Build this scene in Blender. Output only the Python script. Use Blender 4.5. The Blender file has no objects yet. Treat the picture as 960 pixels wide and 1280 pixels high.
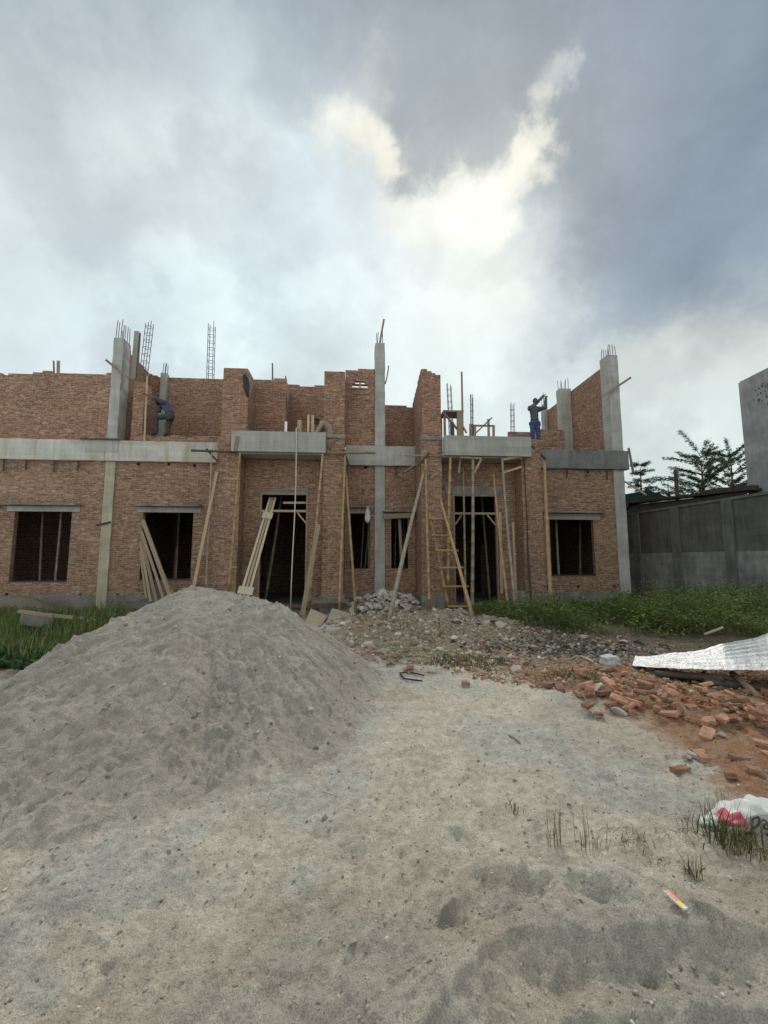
import bpy, bmesh, math, random
import numpy as np
from mathutils import Vector, Matrix, Quaternion
R = math.radians
rnd = random.Random(7)
rng = np.random.default_rng(11)
sc = bpy.context.scene
col = sc.collection

# ------------------------------------------------------------------ camera geometry of the place
FPX, PITCH, EYE = 541.0, R(6.3), 1.6
YAW = R(4.4)
UX = Vector((math.cos(YAW), math.sin(YAW), 0))
NV = Vector((math.sin(YAW), -math.cos(YAW), 0))
P0 = Vector((0, 15, 0))
CAM = Vector((0, 0, EYE))

def ray(px, py):
    x = (px - 480) / FPX
    u = (640 - py) / FPX
    return Vector((x, math.cos(PITCH) - u * math.sin(PITCH), math.sin(PITCH) + u * math.cos(PITCH)))

def G(px, py, z=0.0):
    d = ray(px, py)
    t = (z - EYE) / d.z
    return Vector((d.x * t, d.y * t, z))

def at_depth(px, py, Y):
    d = ray(px, py)
    return CAM + d * (Y / d.y)

def PW(px, py, v):
    d = ray(px, py)
    t = (v - (CAM - P0).dot(NV)) / d.dot(NV)
    return CAM + d * t

def F(px, py, v):
    p = PW(px, py, v)
    return (p - P0).dot(UX), p.z

def W(u, v, z):
    return P0 + UX * u + NV * v + Vector((0, 0, z))

def lin(c):
    return tuple(((x / 255) / 12.92 if x / 255 <= 0.04045 else ((x / 255 + 0.055) / 1.055) ** 2.4) for x in c)

# ------------------------------------------------------------------ noise (numpy)
_perm = rng.permutation(4096)
_gr = rng.normal(size=(4096, 2)); _gr /= np.linalg.norm(_gr, axis=1)[:, None]

def perlin(x, y):
    x = np.asarray(x, float); y = np.asarray(y, float)
    xi = np.floor(x).astype(int); yi = np.floor(y).astype(int)
    xf = x - xi; yf = y - yi
    def g(ix, iy, fx, fy):
        h = _perm[(_perm[ix & 4095] + iy) & 4095]
        return _gr[h, 0] * fx + _gr[h, 1] * fy
    s = xf * xf * xf * (xf * (xf * 6 - 15) + 10)
    t = yf * yf * yf * (yf * (yf * 6 - 15) + 10)
    a = g(xi, yi, xf, yf) * (1 - s) + g(xi + 1, yi, xf - 1, yf) * s
    b = g(xi, yi + 1, xf, yf - 1) * (1 - s) + g(xi + 1, yi + 1, xf - 1, yf - 1) * s
    return (a * (1 - t) + b * t) * 1.5

def fbm(x, y, o=4, gain=0.5):
    r = 0; a = 1
    for i in range(o):
        r = r + a * perlin(x + 17.3 * i, y - 9.1 * i); x = x * 2.03; y = y * 2.03; a *= gain
    return r

def smooth(a, b, x):
    t = np.clip((x - a) / (b - a), 0, 1)
    return t * t * (3 - 2 * t)

def polydist(X, Y, pts):
    """signed distance to a polyline (positive on the far (left-hand) side) and the distance to it"""
    best = np.full(np.shape(X), 1e9); sg = np.zeros(np.shape(X))
    for (x0, y0), (x1, y1) in zip(pts[:-1], pts[1:]):
        dx, dy = x1 - x0, y1 - y0; L2 = dx * dx + dy * dy
        t = np.clip(((X - x0) * dx + (Y - y0) * dy) / L2, 0, 1)
        qx, qy = X - x0 - t * dx, Y - y0 - t * dy
        d = np.hypot(qx, qy)
        s = np.sign(dx * qy - dy * qx)
        m = d < best
        best = np.where(m, d, best); sg = np.where(m, s, sg)
    return best * sg, best

# ------------------------------------------------------------------ materials
def newmat(name):
    m = bpy.data.materials.new(name); m.use_nodes = True
    nt = m.node_tree
    return m, nt, nt.nodes, nt.links, nt.nodes['Principled BSDF']

def N(nt, t, **kw):
    n = nt.nodes.new(t)
    for k, v in kw.items():
        if k in n.inputs: n.inputs[k].default_value = v
        else: setattr(n, k, v)
    return n

def ramp(nt, src, stops):
    r = nt.nodes.new('ShaderNodeValToRGB')
    e = r.color_ramp.elements
    while len(e) < len(stops): e.new(0.5)
    for el, (p, c) in zip(e, stops):
        el.position = p; el.color = (*c, 1) if len(c) == 3 else c
    nt.links.new(src, r.inputs[0])
    return r

def mix(nt, fac, a, b, mode='MIX'):
    m = nt.nodes.new('ShaderNodeMix'); m.data_type = 'RGBA'; m.blend_type = mode
    for s, v in ((0, fac), (6, a), (7, b)):
        if hasattr(v, 'node') or isinstance(v, bpy.types.NodeSocket): nt.links.new(v, m.inputs[s])
        else: m.inputs[s].default_value = v if s == 0 else (*v, 1)
    return m.outputs[2]

def noise(nt, vec, scale, detail=4, rough=0.6, dim='3D'):
    n = N(nt, 'ShaderNodeTexNoise', Scale=scale, Detail=detail, Roughness=rough)
    if vec is not None: nt.links.new(vec, n.inputs['Vector'])
    return n.outputs['Fac']

def bump(nt, h, strength, dist, normal=None):
    b = N(nt, 'ShaderNodeBump', Strength=strength, Distance=dist)
    nt.links.new(h, b.inputs['Height'])
    if normal is not None: nt.links.new(normal, b.inputs['Normal'])
    return b.outputs[0]

def coord(nt, which='Object'):
    return nt.nodes.new('ShaderNodeTexCoord').outputs[which]

def math_n(nt, op, a, b=None):
    m = nt.nodes.new('ShaderNodeMath'); m.operation = op
    for i, v in enumerate((a, b)):
        if v is None: continue
        if isinstance(v, bpy.types.NodeSocket): nt.links.new(v, m.inputs[i])
        else: m.inputs[i].default_value = v
    return m.outputs[0]

def brick_mat(name, tint=(1, 1, 1), mortar_amt=0.5, stain=0.3):
    m, nt, ns, ln, p = newmat(name)
    uv = coord(nt, 'UV')
    # wobble the courses a little: hand laid bricks
    nz = N(nt, 'ShaderNodeTexNoise', Scale=3.0, Detail=3.0)
    ln.new(uv, nz.inputs['Vector'])
    sub = N(nt, 'ShaderNodeVectorMath', operation='SUBTRACT'); ln.new(nz.outputs['Color'], sub.inputs[0]); sub.inputs[1].default_value = (0.5, 0.5, 0.5)
    scl = N(nt, 'ShaderNodeVectorMath', operation='SCALE'); ln.new(sub.outputs[0], scl.inputs[0]); scl.inputs['Scale'].default_value = 0.05
    add = N(nt, 'ShaderNodeVectorMath', operation='ADD'); ln.new(uv, add.inputs[0]); ln.new(scl.outputs[0], add.inputs[1])
    b = N(nt, 'ShaderNodeTexBrick')
    ln.new(add.outputs[0], b.inputs['Vector'])
    for k, v in {'Scale': 1.0, 'Mortar Size': 0.0135, 'Mortar Smooth': 0.25, 'Bias': 0.0, 'Brick Width': 0.205, 'Row Height': 0.067}.items(): b.inputs[k].default_value = v
    b.inputs['Color1'].default_value = (0, 0, 0, 1); b.inputs['Color2'].default_value = (1, 1, 1, 1); b.inputs['Mortar'].default_value = (0.5, 0.5, 0.5, 1)
    big = noise(nt, uv, 0.9, 4, 0.6)
    T = lambda c: tuple(x * t for x, t in zip(c, tint))
    base = ramp(nt, b.outputs['Color'], [(0.0, T((0.25, 0.125, 0.074))), (0.3, T((0.345, 0.172, 0.100))), (0.65, T((0.41, 0.210, 0.124))), (0.9, T((0.46, 0.262, 0.162))), (1.0, T((0.54, 0.365, 0.25)))]).outputs[0]
    fine = noise(nt, uv, 26, 5, 0.7)
    base = mix(nt, 0.5, base, ramp(nt, fine, [(0.3, (0.62, 0.60, 0.58)), (0.7, (1.2, 1.17, 1.13))]).outputs[0], 'MULTIPLY')
    # mortar, with squeezed out smears over some bricks
    mcol = ramp(nt, noise(nt, uv, 9, 4, 0.65), [(0.32, (0.12, 0.098, 0.08)), (0.55, (0.38, 0.325, 0.265)), (0.75, (0.64, 0.56, 0.46))]).outputs[0]
    smear = ramp(nt, noise(nt, uv, 13, 5, 0.72), [(0.56 - 0.04 * mortar_amt, (0, 0, 0)), (0.70, (1, 1, 1))]).outputs[0]
    near = math_n(nt, 'MULTIPLY', smear, 0.38 * mortar_amt)
    sx_ = nt.nodes.new('ShaderNodeSeparateXYZ'); ln.new(add.outputs[0], sx_.inputs[0])
    bed = math_n(nt, 'LESS_THAN', math_n(nt, 'FRACT', math_n(nt, 'DIVIDE', math_n(nt, 'ADD', sx_.outputs[1], 0.008), 0.067)), 0.27)     # bed joints, thicker than the cross joints
    bed = math_n(nt, 'MULTIPLY', bed, ramp(nt, noise(nt, uv, 6, 3, 0.6), [(0.35, (.25, .25, .25)), (0.6, (.85, .85, .85))]).outputs[0])
    fac = math_n(nt, 'MAXIMUM', math_n(nt, 'MAXIMUM', b.outputs['Fac'], near), bed)
    c = mix(nt, fac, base, mcol)
    dirt = ramp(nt, big, [(0.35, (0.78, 0.75, 0.72)), (0.62, (1.08, 1.05, 1.02))]).outputs[0]
    c = mix(nt, stain * 2, c, dirt, 'MULTIPLY')
    ln.new(c, p.inputs['Base Color'])
    p.inputs['Roughness'].default_value = 0.95
    p.inputs['Specular IOR Level'].default_value = 0.15
    h = math_n(nt, 'SUBTRACT', fine, math_n(nt, 'MULTIPLY', b.outputs['Fac'], 1.1))
    h = math_n(nt, 'ADD', h, math_n(nt, 'MULTIPLY', b.outputs['Color'], 0.7))
    ln.new(bump(nt, h, 0.9, 0.03), p.inputs['Normal'])
    return m

def concrete_mat(name, c0, c1, scale=1.2, streak=0.35, stain=(0.25, 0.2, 0.12), stain_amt=0.0, dark=None, dark_amt=0.0):
    m, nt, ns, ln, p = newmat(name)
    uv = coord(nt, 'UV')
    n1 = noise(nt, uv, scale, 6, 0.65)
    c = ramp(nt, n1, [(0.3, c0), (0.7, c1)]).outputs[0]
    mp = N(nt, 'ShaderNodeMapping'); ln.new(uv, mp.inputs[0]); mp.inputs['Scale'].default_value = (7, 0.7, 1)
    st = noise(nt, mp.outputs[0], 1.0, 5, 0.7)
    c = mix(nt, streak, c, ramp(nt, st, [(0.35, (0.5, 0.5, 0.48)), (0.65, (1.2, 1.2, 1.18))]).outputs[0], 'MULTIPLY')
    if stain_amt:
        mp2 = N(nt, 'ShaderNodeMapping'); ln.new(uv, mp2.inputs[0]); mp2.inputs['Scale'].default_value = (2.2, 0.35, 1)
        f = ramp(nt, noise(nt, mp2.outputs[0], 1.0, 3, 0.5), [(0.55, (0, 0, 0)), (0.68, (1, 1, 1))]).outputs[0]
        c = mix(nt, math_n(nt, 'MULTIPLY', f, stain_amt), c, stain)
    if dark_amt:
        f = ramp(nt, noise(nt, uv, 1.7, 4, 0.6), [(0.42, (0, 0, 0)), (0.58, (1, 1, 1))]).outputs[0]
        c = mix(nt, math_n(nt, 'MULTIPLY', f, dark_amt), c, dark)
    bt = N(nt, 'ShaderNodeTexBrick'); ln.new(uv, bt.inputs['Vector'])         # shuttering board marks
    for k_, v_ in {'Scale': 1.0, 'Mortar Size': 0.008, 'Mortar Smooth': 0.6, 'Brick Width': 1.9, 'Row Height': 0.21}.items(): bt.inputs[k_].default_value = v_
    bt.inputs['Color1'].default_value = (.86, .86, .86, 1); bt.inputs['Color2'].default_value = (1.1, 1.1, 1.1, 1); bt.inputs['Mortar'].default_value = (.72, .72, .72, 1)
    c = mix(nt, 0.55, c, bt.outputs['Color'], 'MULTIPLY')
    fine = noise(nt, uv, 40, 4, 0.7)
    c = mix(nt, 0.35, c, ramp(nt, fine, [(0.3, (0.6, 0.6, 0.6)), (0.7, (1.15, 1.15, 1.15))]).outputs[0], 'MULTIPLY')
    ln.new(c, p.inputs['Base Color'])
    p.inputs['Roughness'].default_value = 0.9; p.inputs['Specular IOR Level'].default_value = 0.2
    ln.new(bump(nt, math_n(nt, 'ADD', n1, math_n(nt, 'MULTIPLY', fine, 0.3)), 0.5, 0.02), p.inputs['Normal'])
    return m

def plain_mat(name, c0, c1, scale=8, rough=0.8, metal=0.0, obj_rand=0.0, bumpd=0.004, stretch=None, spec=0.3):
    m, nt, ns, ln, p = newmat(name)
    v = coord(nt, 'Object')
    if stretch:
        mp = N(nt, 'ShaderNodeMapping'); ln.new(v, mp.inputs[0]); mp.inputs['Scale'].default_value = stretch; v = mp.outputs[0]
    n1 = noise(nt, v, scale, 5, 0.65)
    c = ramp(nt, n1, [(0.3, c0), (0.7, c1)]).outputs[0]
    if obj_rand:
        oi = nt.nodes.new('ShaderNodeObjectInfo')
        c = mix(nt, 1.0, c, ramp(nt, oi.outputs['Random'], [(0, (1 - obj_rand,) * 3), (1, (1 + obj_rand, 1 + obj_rand * 0.9, 1 + obj_rand * 0.8))]).outputs[0], 'MULTIPLY')
    ln.new(c, p.inputs['Base Color'])
    p.inputs['Roughness'].default_value = rough; p.inputs['Metallic'].default_value = metal
    p.inputs['Specular IOR Level'].default_value = spec
    if bumpd: ln.new(bump(nt, n1, 0.6, bumpd), p.inputs['Normal'])
    return m

def attr_mat(name, rough=0.95, grain=60, grain_amt=0.6, bump_s=0.5, bump_d=0.01, trans=0.0, spec=0.15, vec='Object', clump=0):
    """base colour from the mesh's own colour attribute, broken up by grain"""
    m, nt, ns, ln, p = newmat(name)
    a = N(nt, 'ShaderNodeAttribute', attribute_name='Col')
    v = coord(nt, vec)
    c = a.outputs['Color']
    if grain:
        g = noise(nt, v, grain, 5, 0.75)
        c = mix(nt, grain_amt, c, ramp(nt, g, [(0.28, (0.45, 0.44, 0.43)), (0.5, (1, 1, 1)), (0.74, (1.55, 1.53, 1.5))]).outputs[0], 'MULTIPLY')
        g2 = noise(nt, v, grain * 0.12, 5, 0.65)
        c = mix(nt, 0.5, c, ramp(nt, g2, [(0.32, (0.68, 0.68, 0.68)), (0.68, (1.28, 1.28, 1.27))]).outputs[0], 'MULTIPLY')
        h = math_n(nt, 'ADD', math_n(nt, 'MULTIPLY', g, 0.5), g2)
        if clump:
            vo = N(nt, 'ShaderNodeTexVoronoi', Scale=clump); ln.new(v, vo.inputs['Vector'])
            h = math_n(nt, 'ADD', h, math_n(nt, 'MULTIPLY', ramp(nt, vo.outputs['Distance'], [(0.0, (1, 1, 1)), (0.35, (0, 0, 0))]).outputs[0], 0.45))
        ln.new(bump(nt, h, bump_s, bump_d), p.inputs['Normal'])
    ln.new(c, p.inputs['Base Color'])
    p.inputs['Roughness'].default_value = rough; p.inputs['Specular IOR Level'].default_value = spec
    if trans:
        t = N(nt, 'ShaderNodeBsdfTranslucent'); ln.new(c, t.inputs['Color'])
        ms = N(nt, 'ShaderNodeMixShader'); ms.inputs[0].default_value = trans
        ln.new(p.outputs[0], ms.inputs[1]); ln.new(t.outputs[0], ms.inputs[2])
        ln.new(ms.outputs[0], nt.nodes['Material Output'].inputs['Surface'])
    return m

M = {}
M['brick'] = brick_mat('fired_brick', mortar_amt=0.9)
M['brick_rough'] = brick_mat('rough_brick', tint=(0.97, 0.95, 0.93), mortar_amt=1.3, stain=0.35)
M['brick_inner_shaded'] = brick_mat('shaded_inner_brick', tint=(0.42, 0.42, 0.42), mortar_amt=0.3)  # same brick tinted down: the dimness of the rooms put into the colour
M['brick_up'] = brick_mat('upper_brick', tint=(1.05, 0.95, 0.93), mortar_amt=0.6)
M['conc'] = concrete_mat('pale_concrete', (0.42, 0.405, 0.36), (0.60, 0.58, 0.52), stain_amt=0.8, stain=(0.40, 0.325, 0.18))
M['conc_grey'] = concrete_mat('grey_concrete', (0.35, 0.34, 0.31), (0.50, 0.49, 0.445))
M['conc_canopy'] = concrete_mat('canopy_concrete', (0.30, 0.295, 0.265), (0.43, 0.42, 0.38), streak=0.3)
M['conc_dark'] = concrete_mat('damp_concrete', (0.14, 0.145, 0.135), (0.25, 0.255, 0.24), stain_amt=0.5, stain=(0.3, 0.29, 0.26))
M['conc_yellow'] = concrete_mat('stained_concrete', (0.36, 0.32, 0.225), (0.52, 0.475, 0.355), stain_amt=0.6, stain=(0.36, 0.26, 0.12))
M['conc_plinth'] = concrete_mat('plinth_concrete', (0.21, 0.20, 0.175), (0.34, 0.32, 0.285), dark=(0.12, 0.11, 0.09), dark_amt=0.5)
M['conc_old'] = concrete_mat('old_wall_concrete', (0.23, 0.23, 0.224), (0.38, 0.38, 0.368), streak=0.5, dark=(0.09, 0.09, 0.09), dark_amt=0.4)
M['conc_black'] = concrete_mat('blackened_concrete', (0.10, 0.098, 0.094), (0.175, 0.172, 0.166), streak=0.5)
M['conc_smoky'] = concrete_mat('smoky_concrete', (0.115, 0.113, 0.109), (0.20, 0.197, 0.19), streak=0.5)
M['conc_tower'] = concrete_mat('plastered_grey', (0.33, 0.335, 0.335), (0.45, 0.455, 0.455), streak=0.4, dark=(0.26, 0.265, 0.265), dark_amt=0.5)
M['soot'] = plain_mat('lichen', (0.06, 0.06, 0.058), (0.14, 0.14, 0.135))
M['rebar'] = plain_mat('rusty_steel', (0.10, 0.085, 0.08), (0.20, 0.17, 0.155), 30, 0.7, 0.3)
M['bamboo'] = plain_mat('dry_bamboo', (0.24, 0.145, 0.065), (0.44, 0.30, 0.16), 5, 0.55, 0, 0.22, stretch=(3, 3, 0.9))
M['bamboo_grey'] = plain_mat('weathered_bamboo', (0.20, 0.165, 0.125), (0.36, 0.30, 0.235), 5, 0.7, 0, 0.2, stretch=(3, 3, 0.9))
M['bamboo_green'] = plain_mat('greenish_bamboo', (0.09, 0.085, 0.05), (0.18, 0.165, 0.10), 5, 0.6, 0, 0.2)
M['node'] = plain_mat('bamboo_joint', (0.09, 0.06, 0.035), (0.18, 0.12, 0.07))
M['wood'] = plain_mat('raw_timber', (0.30, 0.215, 0.13), (0.48, 0.37, 0.245), 5, 0.8, 0, 0.2, stretch=(9, 9, 1.2))
M['wood_grey'] = plain_mat('weathered_timber', (0.19, 0.142, 0.098), (0.34, 0.27, 0.19), 5, 0.85, 0, 0.2, stretch=(9, 9, 1.2))
M['wood_dark'] = plain_mat('dark_timber', (0.05, 0.042, 0.035), (0.11, 0.092, 0.075), 5, 0.85, 0, 0.2)
M['wood_pale'] = plain_mat('pale_timber', (0.45, 0.37, 0.25), (0.62, 0.53, 0.39), 5, 0.8, stretch=(9, 9, 1.2))
M['ply'] = plain_mat('plywood', (0.42, 0.33, 0.19), (0.55, 0.45, 0.29), 5, 0.8)
M['iron'] = plain_mat('rusted_iron', (0.05, 0.032, 0.026), (0.12, 0.06, 0.045), 20, 0.8)
M['rope'] = plain_mat('pale_rope', (0.42, 0.39, 0.31), (0.55, 0.52, 0.43), 40, 0.9)
M['rubble'] = plain_mat('broken_concrete', (0.30, 0.27, 0.23), (0.56, 0.515, 0.45), 7, 0.95, 0, 0.3, bumpd=0.01)
M['rubble_earth'] = plain_mat('earthy_rubble', (0.22, 0.175, 0.125), (0.44, 0.375, 0.29), 7, 0.95, 0, 0.35, bumpd=0.01)
M['stone'] = plain_mat('grey_stone', (0.27, 0.26, 0.23), (0.42, 0.40, 0.36), 9, 0.95, 0, 0.2, bumpd=0.008)
M['loose_brick'] = plain_mat('orange_brick', (0.24, 0.11, 0.066), (0.46, 0.28, 0.185), 12, 0.95, 0, 0.42, bumpd=0.006)
M['white_block'] = plain_mat('white_block', (0.42, 0.43, 0.43), (0.58, 0.59, 0.58), 12, 0.9)
M['sack'] = plain_mat('white_sack', (0.50, 0.50, 0.46), (0.68, 0.68, 0.63), 14, 0.6, bumpd=0.004)
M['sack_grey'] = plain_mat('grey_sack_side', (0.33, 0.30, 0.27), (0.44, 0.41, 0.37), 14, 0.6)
M['red'] = plain_mat('red_print', (0.45, 0.05, 0.09), (0.58, 0.10, 0.15), 10, 0.55)
M['ink'] = plain_mat('dark_ink', (0.06, 0.05, 0.05), (0.10, 0.08, 0.08), 10, 0.6)
M['orange'] = plain_mat('orange_foil', (0.75, 0.26, 0.16), (0.85, 0.36, 0.2), 20, 0.35)
M['yellow'] = plain_mat('yellow_foil', (0.85, 0.55, 0.06), (0.95, 0.68, 0.1), 20, 0.35)
M['white'] = plain_mat('white_plastic', (0.7, 0.7, 0.7), (0.8, 0.8, 0.8), 20, 0.4)
M['cloth_white'] = plain_mat('pale_cloth', (0.50, 0.48, 0.46), (0.66, 0.64, 0.62), 12, 0.9)
M['cloth_dark'] = plain_mat('dark_cloth', (0.035, 0.038, 0.04), (0.075, 0.08, 0.085), 12, 0.95)
M['skin'] = plain_mat('tanned_skin', (0.12, 0.065, 0.045), (0.17, 0.10, 0.072), 10, 0.6, bumpd=0)
M['hair'] = plain_mat('black_hair', (0.008, 0.007, 0.007), (0.02, 0.018, 0.016), 30, 0.6)
M['shirt_blue'] = plain_mat('navy_shirt', (0.045, 0.048, 0.085), (0.085, 0.088, 0.14), 6, 0.9)
M['shirt_grey'] = plain_mat('slate_shirt', (0.045, 0.06, 0.065), (0.085, 0.105, 0.11), 6, 0.9)
M['shirt_tan'] = plain_mat('tan_shirt', (0.28, 0.2, 0.14), (0.38, 0.28, 0.2), 6, 0.9)
M['trouser_dark'] = plain_mat('charcoal_trousers', (0.035, 0.037, 0.036), (0.075, 0.078, 0.07), 6, 0.9)
M['trouser_blue'] = plain_mat('blue_trousers', (0.035, 0.045, 0.12), (0.07, 0.085, 0.20), 6, 0.9)
M['shoe'] = plain_mat('dark_shoe', (0.015, 0.015, 0.018), (0.035, 0.035, 0.04), 6, 0.7)
M['teal_roof'] = plain_mat('teal_roof', (0.008, 0.022, 0.023), (0.016, 0.036, 0.038), 4, 0.8)
M['dark_roof'] = plain_mat('dark_roof', (0.018, 0.016, 0.017), (0.045, 0.04, 0.04), 4, 0.9)
M['bark'] = plain_mat('bark', (0.05, 0.042, 0.034), (0.10, 0.085, 0.07), 8, 0.95)
M['leaf'] = attr_mat('leaf', 0.75, 0, trans=0.35, spec=0.08)
M['sand'] = attr_mat('sand', 0.97, 130, 0.95, 0.9, 0.03, clump=22)
M['ground'] = attr_mat('earth', 0.97, 150, 1.0, 0.9, 0.026, clump=34)
M['debris'] = attr_mat('debris', 0.95, 25, 0.4, 0.3, 0.005)

def zinc():
    m, nt, ns, ln, p = newmat('zinc_sheet')
    v = coord(nt, 'UV')
    mp = N(nt, 'ShaderNodeMapping'); ln.new(v, mp.inputs[0]); mp.inputs['Scale'].default_value = (1.2, 9, 1)
    st = noise(nt, mp.outputs[0], 1.4, 5, 0.65)
    sp = noise(nt, v, 22, 4, 0.7)
    c = ramp(nt, st, [(0.3, (0.27, 0.285, 0.29)), (0.62, (0.58, 0.60, 0.60))]).outputs[0]
    c = mix(nt, 0.75, c, ramp(nt, sp, [(0.36, (0.35, 0.34, 0.32)), (0.5, (1, 1, 1))]).outputs[0], 'MULTIPLY')
    ln.new(c, p.inputs['Base Color'])
    p.inputs['Metallic'].default_value = 0.6
    ln.new(ramp(nt, sp, [(0.3, (0.75,) * 3), (0.6, (0.52,) * 3)]).outputs[0], p.inputs['Roughness'])
    ln.new(bump(nt, math_n(nt, 'ADD', st, sp), 0.4, 0.01), p.inputs['Normal'])
    return m
M['zinc'] = zinc()

# ------------------------------------------------------------------ mesh building
class MB:
    def __init__(s): s.v = []; s.f = []; s.mi = []
    def add(s, vs, fs, mi=0):
        o = len(s.v); s.v += [tuple(p) for p in vs]
        s.f += [tuple(i + o for i in f) for f in fs]; s.mi += [mi] * len(fs)
    def box(s, x0, x1, y0, y1, z0, z1, mi=0):
        s.add([(x0, y0, z0), (x1, y0, z0), (x1, y1, z0), (x0, y1, z0), (x0, y0, z1), (x1, y0, z1), (x1, y1, z1), (x0, y1, z1)],
              [(0, 3, 2, 1), (4, 5, 6, 7), (0, 1, 5, 4), (1, 2, 6, 5), (2, 3, 7, 6), (3, 0, 4, 7)], mi)
    def bar(s, p, q, w, t, up=(0, -1, 0), mi=0):
        """a plank from p to q, w wide, t thick, its thickness towards `up`"""
        p = Vector(p); q = Vector(q); d = (q - p).normalized(); up = Vector(up)
        a = d.cross(up).normalized() * (w / 2); b = d.cross(a).normalized() * (t / 2)
        vs = [e + sa * a + sb * b for e in (p, q) for sa, sb in ((-1, -1), (1, -1), (1, 1), (-1, 1))]
        s.add(vs, [(0, 1, 2, 3), (7, 6, 5, 4), (0, 4, 5, 1), (1, 5, 6, 2), (2, 6, 7, 3), (3, 7, 4, 0)], mi)
    def tube(s, pts, rad, n=8, mi=0, caps=True):
        pts = [Vector(p) for p in pts]
        if not hasattr(rad, '__len__'): rad = [rad] * len(pts)
        rings = []; a = None
        for i, p in enumerate(pts):
            d = (pts[min(i + 1, len(pts) - 1)] - pts[max(i - 1, 0)]).normalized()
            if a is None:
                a = d.orthogonal().normalized()
            a = (a - d * a.dot(d)).normalized(); b = d.cross(a)
            rings.append([p + (a * math.cos(2 * math.pi * k / n) + b * math.sin(2 * math.pi * k / n)) * rad[i] for k in range(n)])
        vs = [v for r in rings for v in r]; fs = []
        for i in range(len(rings) - 1):
            for k in range(n):
                fs.append((i * n + k, i * n + (k + 1) % n, (i + 1) * n + (k + 1) % n, (i + 1) * n + k))
        if caps: fs += [tuple(range(n - 1, -1, -1)), tuple((len(rings) - 1) * n + k for k in range(n))]
        s.add(vs, fs, mi)
    def mesh(s, name, mats, uv=False, smooth_=False):
        me = bpy.data.meshes.new(name); me.from_pydata(s.v, [], s.f)
        mats = mats if isinstance(mats, (list, tuple)) else [mats]
        for m in mats: me.materials.append(m)
        if len(mats) > 1: me.polygons.foreach_set('material_index', s.mi)
        if smooth_: me.polygons.foreach_set('use_smooth', [True] * len(me.polygons))
        if uv: boxuv(me)
        me.update()
        return me
    def build(s, name, mats, parent=None, uv=False, smooth_=False, loc=None):
        o = bpy.data.objects.new(name, s.mesh(name, mats, uv, smooth_)); col.objects.link(o)
        if parent is not None: o.parent = parent
        if loc is not None: o.location = loc
        return o

def boxuv(me):
    l = me.uv_layers.new(name='UVMap')
    off = (rnd.random() * 7, rnd.random() * 7)
    for p in me.polygons:
        n = p.normal; ax = max(range(3), key=lambda i: abs(n[i]))
        for li in p.loop_indices:
            c = me.vertices[me.loops[li].vertex_index].co
            l.data[li].uv = ((c.y, c.z) if ax == 0 else (c.x, c.z) if ax == 1 else (c.x, c.y))

def tag(o, label=None, cat=None, group=None, kind=None):
    if label: o['label'] = label
    if cat: o['category'] = cat
    if group: o['group'] = group
    if kind: o['kind'] = kind
    return o

def empty(name, loc=(0, 0, 0), rz=0.0):
    o = bpy.data.objects.new(name, None); col.objects.link(o)
    o.location = loc; o.rotation_euler = (0, 0, rz); o.empty_display_size = 0.1
    return o

def np_mesh(name, V, Fq=None, Ft=None, colr=None, mat=None, parent=None, smooth_=False):
    """mesh from numpy arrays: quads and/or triangles, per-vertex colour"""
    me = bpy.data.meshes.new(name)
    nq = 0 if Fq is None else len(Fq); nt_ = 0 if Ft is None else len(Ft)
    me.vertices.add(len(V)); me.vertices.foreach_set('co', np.asarray(V, np.float32).ravel())
    loops = np.concatenate(([Fq.ravel()] if nq else []) + ([Ft.ravel()] if nt_ else [])).astype(np.int32)
    me.loops.add(len(loops)); me.loops.foreach_set('vertex_index', loops)
    starts = np.concatenate([np.arange(nq) * 4, nq * 4 + np.arange(nt_) * 3]).astype(np.int32)
    me.polygons.add(nq + nt_); me.polygons.foreach_set('loop_start', starts)
    try: me.polygons.foreach_set('loop_total', np.concatenate([np.full(nq, 4), np.full(nt_, 3)]).astype(np.int32))
    except Exception: pass
    if smooth_: me.polygons.foreach_set('use_smooth', np.ones(nq + nt_, bool))
    me.update(calc_edges=True); me.validate()
    if colr is not None:
        a = me.color_attributes.new('Col', 'FLOAT_COLOR', 'POINT')
        c4 = np.ones((len(V), 4), np.float32); c4[:, :3] = colr
        a.data.foreach_set('color', c4.ravel())
    if mat: me.materials.append(mat)
    o = bpy.data.objects.new(name, me); col.objects.link(o)
    if parent is not None: o.parent = parent
    return o

# ================================================================== GROUND
SAND = np.array((0.55, 0.495, 0.405)); PATH = np.array((0.465, 0.448, 0.395)); RED = np.array((0.31, 0.165, 0.09))
SOIL = np.array((0.15, 0.12, 0.085)); MOUND = np.array((0.33, 0.27, 0.195)); ASH = np.array((0.15, 0.132, 0.112)); PINK = np.array((0.43, 0.365, 0.29))
xy = lambda p: (p.x, p.y)
ridge1 = [xy(G(*p, .09)) for p in ((545, 1262), (580, 1218), (640, 1176), (720, 1158), (820, 1168), (900, 1160), (1010, 1172), (1150, 1176))]
ridge2 = [xy(G(*p, .05)) for p in ((570, 1118), (605, 1096), (660, 1086), (700, 1100), (760, 1098), (810, 1120), (860, 1150))]
ridge3 = [xy(G(*p, .04)) for p in ((600, 1300), (720, 1276), (860, 1262), (960, 1272), (1080, 1262))]
ruts = [[xy(G(*p)) for p in q] for q in (((330, 1300), (450, 1080), (560, 930), (640, 870)), ((560, 1300), (590, 1090), (650, 950), (700, 880)))]
track = [xy(G(*p)) for p in ((505, 1262), (545, 1222), (600, 1178), (660, 1150))]
redline = [xy(G(*p)) for p in ((700, 868), (800, 905), (880, 960), (960, 1045), (1060, 1180))]
dimples = []
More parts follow.
